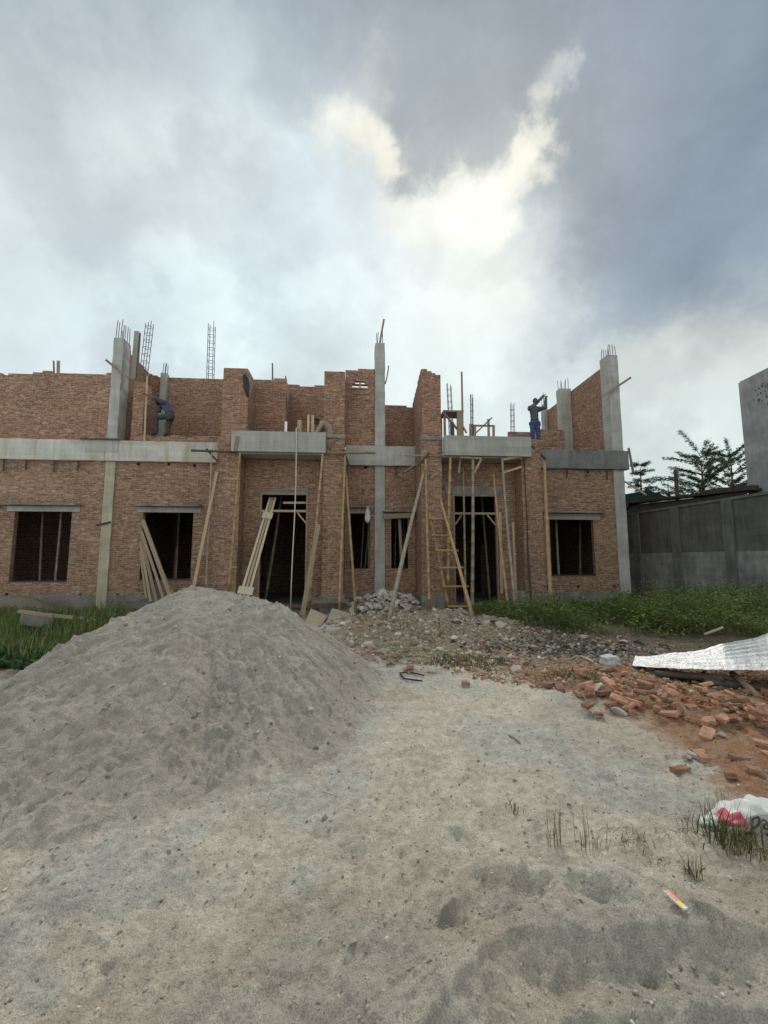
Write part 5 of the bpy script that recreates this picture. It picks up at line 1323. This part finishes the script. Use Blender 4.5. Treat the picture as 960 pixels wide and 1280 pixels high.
# heap of loose bricks
placed = []
def brick_density(px):
    return (855 + (px - 740) * .17, 14 + (px - 740) * .02)
for i in range(165):
    px = rnd.uniform(724, 1010); cy_, sy_ = brick_density(px)
    py = rnd.gauss(cy_ + 8, sy_ * 1.2)
    if py < 836 or py > 912: continue
    g = GF(px, py); near_ = sum(1 for q in placed if (q - g).length < .13)
    placed.append(g.copy())
    put_brick(Vector((g.x, g.y, hz(g.x, g.y) + .03 + .035 * min(near_, 4))), (rnd.uniform(-.35, .35), rnd.uniform(-.35, .35), rnd.uniform(0, 3.14)), 'loose orange brick in the scattered heap in front of the metal sheet', 'loose bricks in front of the metal sheet', rnd.choice((.4, .5, .65, .8, .9)))
for i in range(9):
    g = GF(rnd.uniform(845, 985), rnd.uniform(915, 975)); put_brick(g + Vector((0, 0, .045)), (rnd.uniform(-.1, .1), rnd.uniform(-.1, .1), rnd.uniform(0, 3)), 'stray brick piece on the bare red soil', 'stray bricks on red soil', .75)

# small fragments: stuff nobody could count
def scatter(name, label, X, Y, size, colr, lift=.3, extra_z=None):
    n = len(X); T = np.array([(1, 0, -.3), (-.5, .8, -.3), (-.6, -.8, -.3), (.3, .2, .7), (-.4, .1, .55), (.4, -.5, .45)])
    tri = np.array([(0, 1, 3), (1, 4, 3), (1, 2, 4), (2, 5, 4), (2, 0, 5), (0, 3, 5), (3, 4, 5), (0, 2, 1)])
    a = rng.uniform(0, 6.283, n); c, s = np.cos(a), np.sin(a); sc_ = size[:, None] * rng.uniform(.6, 1.3, (n, 3)); sc_[:, 2] *= .7
    J_ = T[None] * (1 + rng.uniform(-.35, .35, (n, 6, 3))) * sc_[:, None]
    V = np.stack([J_[..., 0] * c[:, None] - J_[..., 1] * s[:, None], J_[..., 0] * s[:, None] + J_[..., 1] * c[:, None], J_[..., 2]], -1)
    z = height(X, Y) if extra_z is None else extra_z
    V += np.stack([X, Y, z + size * lift * .4], 1)[:, None]
    Fx = (np.arange(n)[:, None, None] * 6 + tri[None]).reshape(-1, 3)
    o = np_mesh(name, V.reshape(-1, 3), None, Fx, np.repeat(colr, 6, 0), M['debris']); return tag(o, label, 'debris', kind='stuff')
def pick(n, cols, wts):
    k = rng.choice(len(cols), n, p=np.array(wts) / sum(wts)); return np.clip(np.array(cols)[k] * rng.uniform(.65, 1.3, (n, 1)), .01, .9)
n = 7500; X_ = rng.normal(.75, 1.5, n); Y_ = rng.normal(9.6, 1.5, n); m = (Y_ < 13.5) & (Y_ > 6.2) & (pile_h(X_, Y_) < .02); X_, Y_ = X_[m], Y_[m]; n = len(X_)
scatter('rubble_fragments', 'small rubble fragments strewn over the earth mound', X_, Y_, rng.lognormal(-3.7, .55, n).clip(.01, .10), pick(n, [(.46, .40, .31), (.34, .28, .20), (.22, .17, .12), (.42, .24, .16), (.60, .55, .48)], [4, 4.5, 1.6, 1.5, 1.0]))
n = 6000; X_ = rng.uniform(1.2, 5.4, n); Y_ = rng.normal(6.0, .9, n); m = (Y_ > 4.4 + .0 * X_) & (Y_ > 6.6 - .55 * X_); X_, Y_ = X_[m], Y_[m]; n = len(X_)
scatter('rubble_fragments', 'mixed grit and brick crumbs around the brick heap', X_, Y_, rng.lognormal(-4.1, .5, n).clip(.006, .06), pick(n, [(.42, .37, .29), (.30, .25, .18), (.40, .19, .10), (.14, .11, .085)], [2.5, 3, 5, 1.2]))
n = 1500; X_ = rng.normal(3.3, .8, n); Y_ = rng.normal(7.9, .38, n)
scatter('ash_debris', 'black burnt debris and ash behind the white block', X_, Y_, rng.lognormal(-3.7, .5, n).clip(.012, .09), pick(n, [(.07, .064, .058), (.16, .14, .12), (.32, .28, .23)], [3, 4, 3]), .5)
n = 9000; d_ = rng.uniform(1.6, 9, n) ** 1.0; X_ = rng.uniform(-.95, .95, n) * d_; Y_ = d_; m = (pile_h(X_, Y_) < .02); X_, Y_ = X_[m], Y_[m]; n = len(X_)
scatter('gravel', 'fine gravel lying over the sandy ground', X_, Y_, (rng.lognormal(-5.35, .45, n) * (1 + .12 * Y_)).clip(.0022, .014), pick(n, [(.50, .47, .41), (.40, .37, .31), (.27, .245, .205)], [3, 4, 1.5]), .5)
n = 1500; X_ = rng.uniform(-5, .3, n); Y_ = rng.uniform(2.3, 6.5, n); hp = pile_h(X_, Y_); m = hp > .03; X_, Y_, hp = X_[m], Y_[m], hp[m]; n = len(X_)
scatter('sand_clods', 'little damp clods rolled down the sand heap', X_, Y_, rng.lognormal(-4.5, .5, n).clip(.005, .035), pick(n, [(.34, .315, .265), (.26, .24, .2), (.40, .375, .325)], [3, 3, 2]), .5, extra_z=height(X_, Y_) + soft * np.log1p(np.exp(hp / soft)) - .012)

# ================================================================== FLAT PIECES AND LITTER
def slab_px(name, label, cat, corners, z, th, mat):
    ps = [G(x, y, z) for x, y in corners]; c_ = sum(ps, Vector()) / len(ps)
    mb = MB(); prism(mb, [p - c_ - Vector((0, 0, th)) for p in ps] + [p - c_ for p in ps])
    for f in range(len(mb.f)): mb.f[f] = mb.f[f]
    o = mb.build(name, M[mat], None, uv=True, loc=c_); return tag(o, label, cat)
slab_px('concrete_slab', 'flat greenish grey cement slab lying behind the sand pile', 'slab', ((396, 789), (447, 786), (455, 776), (410, 774)), .20, .07, 'conc')
o = slab_px('plywood_piece', 'broken yellowish plywood piece by the plank at the first doorway', 'plywood', ((381, 778), (397, 781), (410, 771), (388, 767)), .22, .03, 'ply'); o.rotation_euler = (.1, .1, 0)
o = slab_px('concrete_slab', 'thin brown edged plate lying across the back of the cement slab', 'plate', ((408, 774), (440, 775), (436, 768), (415, 765)), .30, .04, 'conc_yellow'); o.rotation_euler = (.12, 0, 0)
P('timber_plank', 'upper brown plank lying along the base of the second pier', PW(390, 752, 1.55), PW(436, 751, 1.5), .05, 'wood_grey', 'plank', kind='plank', w=.12)
P('timber_plank', 'lower brown plank lying in front of the second pier base', PW(386, 759, 1.75), PW(434, 757, 1.7), .05, 'wood_dark', 'plank', kind='plank', w=.10)
# left corner: leaning broken slab frame
fs_ = empty('slab_frame', G(45, 780, 0)); tag(fs_, 'broken pale concrete slab with a timber edge lying in the left grass', 'slab')
o_ = fs_.location
q = [G(x, y, z) - o_ for x, y, z in ((22, 781, .10), (60, 783, .08), (66, 771, .38), (27, 766, .46))]
mb = MB(); prism(mb, [p - Vector((0, 0, .25)) for p in q] + q); mb.build('slab', M['conc_plinth'], fs_, uv=True)
for k, (a, b) in enumerate((((24, 764, .52), (67, 770, .45)), ((45, 767, .5), (92, 772, .40)))):
    mb = MB(); mb.bar(G(*a) - o_, G(*b) - o_, .07, .06, up=(0, 0, 1)); mb.build('edge_board', M['wood_grey'], fs_)
for px, py, s in ((102, 777, .30), (110, 780, .28), (119, 779, .25), (143, 772, .3), (152, 770, .28), (134, 780, .15)):
    g = GF(px, py); put_chunk(g + Vector((0, 0, s * .35)), s, 'pale lump in the small cluster where the left grass meets the sand pile', group='pale lumps in the left grass')
# earth bank against the plinth at the left
ub, _ = F(22, 762, .5); n_ = 40
gxx, gyy = np.meshgrid(np.linspace(-2.2, 2.2, n_), np.linspace(-.85, .7, n_)); hb = .55 * np.exp(-(gxx / 1.0) ** 2 - ((gyy - .35) / .55) ** 2) + .03 * fbm(gxx * 4, gyy * 4, 3) - .08
pts_ = np.stack([np.zeros_like(gxx)] * 3, -1)
Wb = np.array([[tuple(W(ub + gxx[i, j], .75 - gyy[i, j], 0)) for j in range(n_)] for i in range(n_)]); Wb[..., 2] = hb
idx = np.arange(n_ * n_).reshape(n_, n_); qd = np.stack([idx[:-1, :-1], idx[:-1, 1:], idx[1:, 1:], idx[1:, :-1]], -1).reshape(-1, 4)
o = np_mesh('earth_heap', Wb.reshape(-1, 3), qd, None, np.tile(np.array((.22, .195, .155)), (n_ * n_, 1)), M['ground'], smooth_=True); tag(o, 'low heap of grey earth against the plinth at the left edge', 'earth heap')

# zinc sheet
near_e = [(790, 833, .05), (850, 836.5, .20), (905, 838, .27), (965, 838.5, .33), (1040, 838, .38)]
far_e = [(794, 820.5, .10), (850, 817, .24), (905, 806, .42), (965, 791, .50), (1040, 775, .52)]
rows = []
for (a, b) in zip(near_e, far_e):
    pa, pb = G(a[0], a[1], a[2]), G(b[0], b[1], b[2]); rows.append((pa, pb))
mb = MB(); nu, nv_ = 65, 29; vs = []
for i in range(nu):
    t = i / (nu - 1) * (len(rows) - 1); k = min(int(t), len(rows) - 2); fr_ = t - k
    fr_ = fr_ * fr_ * (3 - 2 * fr_) * .5 + fr_ * .5
    pa = rows[k][0].lerp(rows[k + 1][0], fr_); pb = rows[k][1].lerp(rows[k + 1][1], fr_)
    for j in range(nv_):
        s = j / (nv_ - 1); p = pa.lerp(pb, s); p.z += .014 * math.sin(j * math.pi) + .006 * math.cos(s * math.pi * 14) + .014 * math.sin(i * .35 + s * 3) * s + .005 * math.sin(i * 1.3 + s * 7) * math.sin(i * .6 + 2)
        vs.append(p)
nb = len(vs); vs2 = vs + [p - Vector((0, 0, .004)) for p in vs]; fs = []
for i in range(nu - 1):
    for j in range(nv_ - 1):
        a = i * nv_ + j; fs += [(a, a + nv_, a + nv_ + 1, a + 1), (nb + a, nb + a + 1, nb + a + nv_ + 1, nb + a + nv_)]
mb.add(vs2, fs); me = mb.mesh('metal_sheet', M['zinc']); me.polygons.foreach_set('use_smooth', [True] * len(me.polygons))
uvl = me.uv_layers.new(name='UVMap')
for l in me.loops:
    k = l.vertex_index % nb; uvl.data[l.index].uv = ((k // nv_) / (nu - 1) * 4, (k % nv_) / (nv_ - 1))
for i in range(2): pass
o = bpy.data.objects.new('metal_sheet', me); col.objects.link(o); tag(o, 'shiny grey zinc roofing sheet lying propped over the loose bricks', 'metal sheet')
# things under the sheet
for a, b, r_, lab, m_ in (((880, 852, .1), (960, 862, .05), .05, 'dark branch lying under the propped zinc sheet', 'wood_dark'), ((915, 842, .18), (948, 872, .04), .04, 'stick propping the zinc sheet from below', 'wood_grey'), ((820, 842, .06), (905, 848, .16), .045, 'dark log supporting the near edge of the zinc sheet', 'wood_dark')):
    P('timber_stick', lab, G(*a), G(*b), r_, m_, 'stick', kind='rod')
P('timber_stick', 'pale stick lying in the weeds behind the zinc sheet', G(880, 793, .15), G(904, 784, .3), .025, 'wood', 'stick', kind='rod')
P('timber_stick', 'thin stick standing in the left end of the brick heap', GF(735, 880), G(726, 866, .12), .008, 'wood', 'stick', kind='rod')
P('timber_stick', 'pale stick lying on the right of the mound near the ash', GF(726, 822) + Vector((0, 0, .05)), GF(742, 830) + Vector((0, 0, .06)), .016, 'wood_pale', 'stick', kind='rod')
P('timber_stick', 'pale splinter lying in the middle of the mound', GF(608, 788) + Vector((0, 0, .05)), GF(624, 793) + Vector((0, 0, .06)), .02, 'wood', 'stick', kind='rod')
P('timber_stick', 'dark stick lying flat on the mound below the pale splinter', GF(606, 811) + Vector((0, 0, .04)), GF(640, 812) + Vector((0, 0, .05)), .016, 'wood_dark', 'stick', kind='rod')
P('timber_stick', 'thin straw stick on the sand at the foot of the pile', GF(402, 990) + Vector((0, 0, .035)), GF(421, 996) + Vector((0, 0, .035)), .005, 'wood_pale', 'stick', kind='rod')
P('timber_stick', 'brown twig on the path before the low weeds', GF(636, 920) + Vector((0, 0, .035)), GF(650, 930) + Vector((0, 0, .035)), .008, 'wood_grey', 'stick', kind='rod')
mb = MB(); g0 = GF(500, 843)
mb.tube([g - g0 + Vector((0, 0, .05)) for g in (GF(500, 843), GF(505, 850), GF(518, 852), GF(528, 853))], .011, 6); mb.tube([g - g0 + Vector((0, 0, .05)) for g in (GF(500, 843), GF(512, 842), GF(530, 846))], .010, 6)
o = mb.build('rubber_strap', M['shoe'], None, loc=g0); tag(o, 'black rubber strap bent in two on the sand', 'strap')
# white block
g = GF(762, 832); bm = bmesh.new(); bmesh.ops.create_cube(bm, size=1, matrix=Matrix.Diagonal((.23, .16, .15, 1)))
bmesh.ops.subdivide_edges(bm, edges=bm.edges, cuts=2, use_grid_fill=True)
for v in bm.verts: v.co += Vector((rnd.uniform(-1, 1), rnd.uniform(-1, 1), rnd.uniform(-1, 1))) * .009
bmesh.ops.bevel(bm, geom=[e for e in bm.edges if e.calc_face_angle(0) > .6], offset=.012, segments=2, affect='EDGES')
me = bpy.data.meshes.new('white_block'); bm.to_mesh(me); bm.free(); me.materials.append(M['white_block'])
o = bpy.data.objects.new('white_block', me); col.objects.link(o); o.location = g + Vector((0, 0, .10)); o.rotation_euler = (.05, -.05, .25); tag(o, 'whitish block sitting at the left tip of the zinc sheet', 'block')
for px, py, s, lab in ((748, 862, .2, 'crumpled white paper scrap among the loose bricks'), (775, 893, .25, 'white plaster lump at the near edge of the brick heap'), (902, 921, .1, 'pale crumbs lying on the red soil')):
    g = GF(px, py); o = put_chunk(g + Vector((0, 0, .05)), s, lab, 'scrap', name='plaster_lump'); 
# sack with red print and letters
g = GF(926, 1036); sk = empty('cement_sack', g + Vector((0, 0, .035))); sk.rotation_euler = (0, 0, R(-4)); tag(sk, 'crumpled white sack with a red patch and dark letters lying at the right edge', 'sack')
bm = bmesh.new(); nxs, nys = 40, 26
def sack_pt(s, a):
    """s along the sack 0..1 (left to right), a around"""
    x = -.235 + s * .75
    wd = .105 * min(1, .12 + s * 4.2) ; hg = .074 * min(1, .10 + s * 2.4)
    y = math.cos(a) * wd; z = math.sin(a) * hg + hg * .95
    ca, sa = math.cos(a), math.sin(a)
    y = math.copysign(abs(ca) ** .75, ca) * wd; z = math.copysign(abs(sa) ** .8, sa) * hg + hg
    k = .010 * math.sin(s * 23 + a * 3) + .008 * math.sin(s * 41 - a * 5) + .006 * math.sin(a * 9 + s * 11)
    return Vector((x, y + k * ca, max(z + k * sa, -.01)))
grid = [[bm.verts.new(sack_pt(i / nxs, 2 * math.pi * j / nys)) for j in range(nys)] for i in range(nxs + 1)]
for i in range(nxs):
    for j in range(nys):
        f = bm.faces.new((grid[i][j], grid[i + 1][j], grid[i + 1][(j + 1) % nys], grid[i][(j + 1) % nys])); f.smooth = True
        a = 2 * math.pi * (j + .5) / nys; s = (i + .5) / nxs
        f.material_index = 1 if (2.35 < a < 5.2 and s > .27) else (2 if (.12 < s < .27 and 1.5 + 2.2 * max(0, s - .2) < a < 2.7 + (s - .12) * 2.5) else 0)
bm.faces.new(grid[0]); bm.faces.new(grid[-1][::-1]); bmesh.ops.recalc_face_normals(bm, faces=bm.faces)
me = bpy.data.meshes.new('sack_body'); bm.to_mesh(me); bm.free()
for m_ in ('sack', 'sack_grey', 'red'): me.materials.append(M[m_])
o = bpy.data.objects.new('sack_body', me); col.objects.link(o); o.parent = sk
cu = bpy.data.curves.new('lettering', 'FONT'); cu.body = 'Da'; cu.size = .085; cu.extrude = .0015; cu.shear = .12; cu.offset = .0008
t_ = bpy.data.objects.new('tmp_text', cu); col.objects.link(t_)
dg = bpy.context.evaluated_depsgraph_get(); lm = bpy.data.meshes.new_from_object(t_.evaluated_get(dg)); bpy.data.objects.remove(t_)
lm.materials.clear(); lm.materials.append(M['ink'])
lo = bpy.data.objects.new('lettering', lm); col.objects.link(lo); lo.parent = sk

for v in lm.vertices:
    s_ = (v.co.x - .015 + .235) / .75; a_ = 3.25 - v.co.y / .065 * .8; p_ = sack_pt(s_, a_)
    nrm_ = Vector((0, math.cos(a_), math.sin(a_))); v.co = p_ + nrm_ * (.004 + max(0, v.co.z))

# sweet wrapper
g = GF(845, 1131); wr = empty('wrapper', g + Vector((0, 0, .05))); d = GF(857, 1141) - GF(833, 1119); d.z = 0; wr.rotation_euler = (0, 0, math.atan2(d.y, d.x)); tag(wr, 'orange and yellow sweet wrapper lying on the sand', 'wrapper')
L = d.length
for nm, xa, xb, m_ in (('sleeve', -.5, .12, 'orange'), ('sleeve', .12, .42, 'yellow'), ('fold', .42, .5, 'white')):
    mb = MB(); mb.box(xa * L + .0005, xb * L, -.011, .011, -.003, .004); mb.build(nm, M[m_], wr)
mb = MB(); mb.box(-.5 * L, .40 * L, -.0135, -.0112, -.002, .005); mb.build('seam', M['white'], wr)

# ================================================================== SKY AND LIGHT
SUN_PX = (585, 235)
sd = ray(*SUN_PX).normalized(); elev = math.asin(sd.z); azim = math.atan2(sd.x, sd.y)
w = bpy.data.worlds.new('World'); sc.world = w; w.use_nodes = True
nt = w.node_tree; bg = nt.nodes['Background']; bg.inputs['Strength'].default_value = 0.1
sky = N(nt, 'ShaderNodeTexSky'); sky.sky_type = 'NISHITA'; sky.sun_disc = False; sky.sun_elevation = elev; sky.sun_rotation = azim; sky.dust_density = 3.0; sky.air_density = 1.2
dirv = coord(nt, 'Generated')
# clouds: soft cloud masses around directions of the sky, their edges broken up by warped noise
def wnoise(scale, detail, rough):
    n_ = N(nt, 'ShaderNodeTexNoise', Scale=scale, Detail=detail, Roughness=rough); nt.links.new(dirv, n_.inputs['Vector']); return n_
def vm(op, a, b=None, c=None, scale=None):
    n_ = N(nt, 'ShaderNodeVectorMath', operation=op)
    for i, v in enumerate((a, b, c)):
        if v is None: continue
        if isinstance(v, bpy.types.NodeSocket): nt.links.new(v, n_.inputs[i])
        else: n_.inputs[i].default_value = v
    if scale is not None: n_.inputs['Scale'].default_value = scale
    return n_
wa1 = vm('SCALE', vm('SUBTRACT', wnoise(3.0, 6, .6).outputs['Color'], (.5, .5, .5)).outputs[0], scale=.20)
wa2 = vm('SCALE', vm('SUBTRACT', wnoise(9.0, 6, .62).outputs['Color'], (.5, .5, .5)).outputs[0], scale=.14)
wa = vm('ADD', wa1.outputs[0], wa2.outputs[0])
dw = vm('NORMALIZE', vm('ADD', dirv, wa.outputs[0]).outputs[0]).outputs[0]
SKY = [  # pixel direction, sRGB, angular width in pixels
    (40, 30, (168, 176, 184), 90), (130, 70, (180, 188, 194), 60), (210, 30, (172, 179, 186), 70), (330, 20, (166, 174, 184), 80), (290, 110, (192, 200, 206), 60), (420, 60, (160, 169, 181), 60),
    (80, 180, (205, 208, 208), 80), (180, 240, (212, 214, 213), 60), (40, 300, (200, 206, 209), 80), (160, 330, (194, 204, 211), 60), (290, 210, (213, 219, 221), 60), (350, 300, (205, 215, 222), 70), (380, 130, (184, 193, 200), 45),
    (420, 180, (244, 238, 226), 17), (450, 195, (242, 235, 222), 13), (484, 207, (244, 237, 224), 13), (455, 125, (205, 205, 202), 24), (395, 235, (208, 217, 223), 45),
    (560, 90, (145, 156, 168), 60), (510, 150, (150, 161, 173), 34), (560, 165, (148, 160, 172), 34), (610, 150, (150, 161, 173), 34), (540, 205, (165, 175, 184), 20), (600, 195, (165, 174, 182), 18), (640, 60, (150, 160, 172), 50), (645, 130, (156, 166, 176), 24), (640, 185, (172, 180, 186), 13), (480, 90, (152, 162, 174), 34),
    (700, 95, (188, 193, 194), 10), (690, 130, (212, 212, 206), 9), (686, 180, (240, 236, 222), 11), (672, 205, (246, 242, 228), 10), (665, 225, (240, 236, 222), 18), (630, 260, (240, 238, 229), 22), (575, 265, (246, 244, 236), 24), (530, 290, (238, 238, 232), 28), (600, 300, (234, 234, 228), 24),
    (760, 60, (146, 156, 170), 80), (880, 60, (142, 152, 166), 90), (735, 160, (148, 158, 170), 34), (725, 205, (148, 159, 171), 18), (820, 180, (147, 158, 173), 80), (920, 220, (143, 155, 171), 80), (720, 265, (146, 158, 172), 36), (800, 320, (147, 160, 177), 70), (910, 360, (149, 162, 178), 60), (760, 375, (160, 172, 185), 40), (690, 300, (186, 195, 201), 30), (655, 350, (216, 220, 219), 32), (700, 380, (198, 205, 208), 25),
    (250, 400, (212, 222, 226), 80), (60, 420, (205, 213, 219), 90), (450, 370, (209, 218, 224), 70), (560, 400, (218, 224, 224), 70), (640, 450, (215, 223, 224), 70), (800, 432, (212, 213, 208), 40), (900, 430, (214, 212, 205), 45), (850, 520, (207, 215, 214), 70), (950, 480, (203, 208, 208), 60), (100, 560, (208, 216, 220), 120), (480, 560, (218, 226, 226), 150), (860, 600, (214, 221, 218), 80)]
SKY = [(x, y, tuple(min(252, k - (13 if max(c_) < 190 and x > 440 and y < 390 else 2 if max(c_) < 190 else -7 if x < 430 and y > 90 else 0)) for k in c_), s_) for x, y, c_, s_ in SKY]
lobes = [(ray(x, y).normalized(), lin(c_), s_) for x, y, c_, s_ in SKY]
for v, c_, s_, g_ in (((-1, .3, .5), (190, 197, 203), 330, 1), ((1, .3, .5), (160, 170, 182), 300, 1), ((0, .2, 1), (170, 178, 187), 330, 1), ((0, -1, .18), (205, 206, 205), 330, 3.0), ((-.8, -.8, .2), (205, 206, 205), 300, 2.2), ((.8, -.8, .2), (200, 203, 206), 300, 2.1),  # low rear lobes brightened well past the sky: added fill for the facade
                      ((0, -.7, .75), (180, 187, 195), 330, .65), ((0, -.3, 1), (175, 182, 191), 330, .65), ((0, 1, -.6), (170, 165, 155), 300, 1), ((0, -1, -.6), (150, 145, 135), 400, 1)):
    lobes.append((Vector(v).normalized(), tuple(x * g_ for x in lin(c_)), s_))
acc_c = None; acc_w = None
for d, c_, s_ in lobes:
    k = (FPX / (s_ * (.62 if s_ < 160 else 1))) ** 2
    dt = vm('DOT_PRODUCT', dw, tuple(d)).outputs['Value']
    ma = nt.nodes.new('ShaderNodeMath'); ma.operation = 'MULTIPLY_ADD'; nt.links.new(dt, ma.inputs[0]); ma.inputs[1].default_value = k; ma.inputs[2].default_value = -k
    ex = math_n(nt, 'MULTIPLY', math_n(nt, 'EXPONENT', ma.outputs[0]), (40 / s_) if s_ < 160 else 0.0004)
    cn = vm('SCALE', tuple(c_)); nt.links.new(ex, cn.inputs['Scale'])
    acc_c = cn.outputs[0] if acc_c is None else vm('ADD', acc_c, cn.outputs[0]).outputs[0]
    acc_w = ex if acc_w is None else math_n(nt, 'ADD', acc_w, ex)
inv = math_n(nt, 'DIVIDE', 1.0, math_n(nt, 'ADD', acc_w, 1e-12))
cl = vm('SCALE', acc_c); nt.links.new(inv, cl.inputs['Scale'])
det = wnoise(7.5, 7, .6).outputs['Fac']
dm = math_n(nt, 'ADD', math_n(nt, 'MULTIPLY', det, .44), .83)
cl2 = vm('SCALE', cl.outputs[0]); nt.links.new(dm, cl2.inputs['Scale'])
sh_ = ramp(nt, wnoise(5.0, 8, .56).outputs['Fac'], [(.36, (.90, .905, .915)), (.5, (1.0, 1.0, 1.0)), (.57, (1.10, 1.095, 1.08))]).outputs[0]
e1 = sd.cross(Vector((0, 0, 1))).normalized(); e2 = sd.cross(e1).normalized()
an_ = math_n(nt, 'ARCTAN2', vm('DOT_PRODUCT', dirv, tuple(e1)).outputs['Value'], vm('DOT_PRODUCT', dirv, tuple(e2)).outputs['Value'])
ry = nt.nodes.new('ShaderNodeTexNoise'); ry.noise_dimensions = '1D'; ry.inputs['Scale'].default_value = 3.2; ry.inputs['Detail'].default_value = 3; nt.links.new(an_, ry.inputs['W'])
away = math_n(nt, 'MINIMUM', 1.0, math_n(nt, 'MULTIPLY', math_n(nt, 'SUBTRACT', 1.0, vm('DOT_PRODUCT', dirv, tuple(sd)).outputs['Value']), 9.0))
rays = math_n(nt, 'ADD', math_n(nt, 'MULTIPLY', math_n(nt, 'MULTIPLY', math_n(nt, 'SUBTRACT', ry.outputs['Fac'], .5), away), .20), 1.0)
cl3 = vm('MULTIPLY', cl2.outputs[0], sh_); cl3 = vm('SCALE', cl3.outputs[0]); nt.links.new(rays, cl3.inputs['Scale'])
cl3 = vm('MULTIPLY', cl3.outputs[0], (8.75, 9.3, 9.3))
fin = nt.nodes.new('ShaderNodeMix'); fin.data_type = 'RGBA'; fin.inputs[0].default_value = .95
nt.links.new(sky.outputs[0], fin.inputs[6]); nt.links.new(cl3.outputs[0], fin.inputs[7]); nt.links.new(fin.outputs[2], bg.inputs['Color'])

sun = bpy.data.lights.new('sun', 'SUN'); sun.energy = 1.8; sun.angle = R(12); sun.color = (1, .95, .87)
so = bpy.data.objects.new('sun', sun); col.objects.link(so); so.rotation_euler = (-sd).to_track_quat('-Z', 'Y').to_euler()

cam = bpy.data.cameras.new('camera'); cam.sensor_fit = 'HORIZONTAL'; cam.sensor_width = 36; cam.lens = FPX / 960 * 36; cam.clip_end = 3000; cam.clip_start = .05
co = bpy.data.objects.new('camera', cam); col.objects.link(co); co.location = CAM; co.rotation_euler = (R(90) + PITCH, 0, 0); sc.camera = co

sc.view_settings.view_transform = 'Standard'; sc.view_settings.look = 'None'; sc.view_settings.exposure = 0.16; sc.view_settings.gamma = 1; sc.view_settings.use_curve_mapping = False
sc.render.engine = 'CYCLES'; sc.cycles.max_bounces = 6; sc.cycles.use_denoising = True
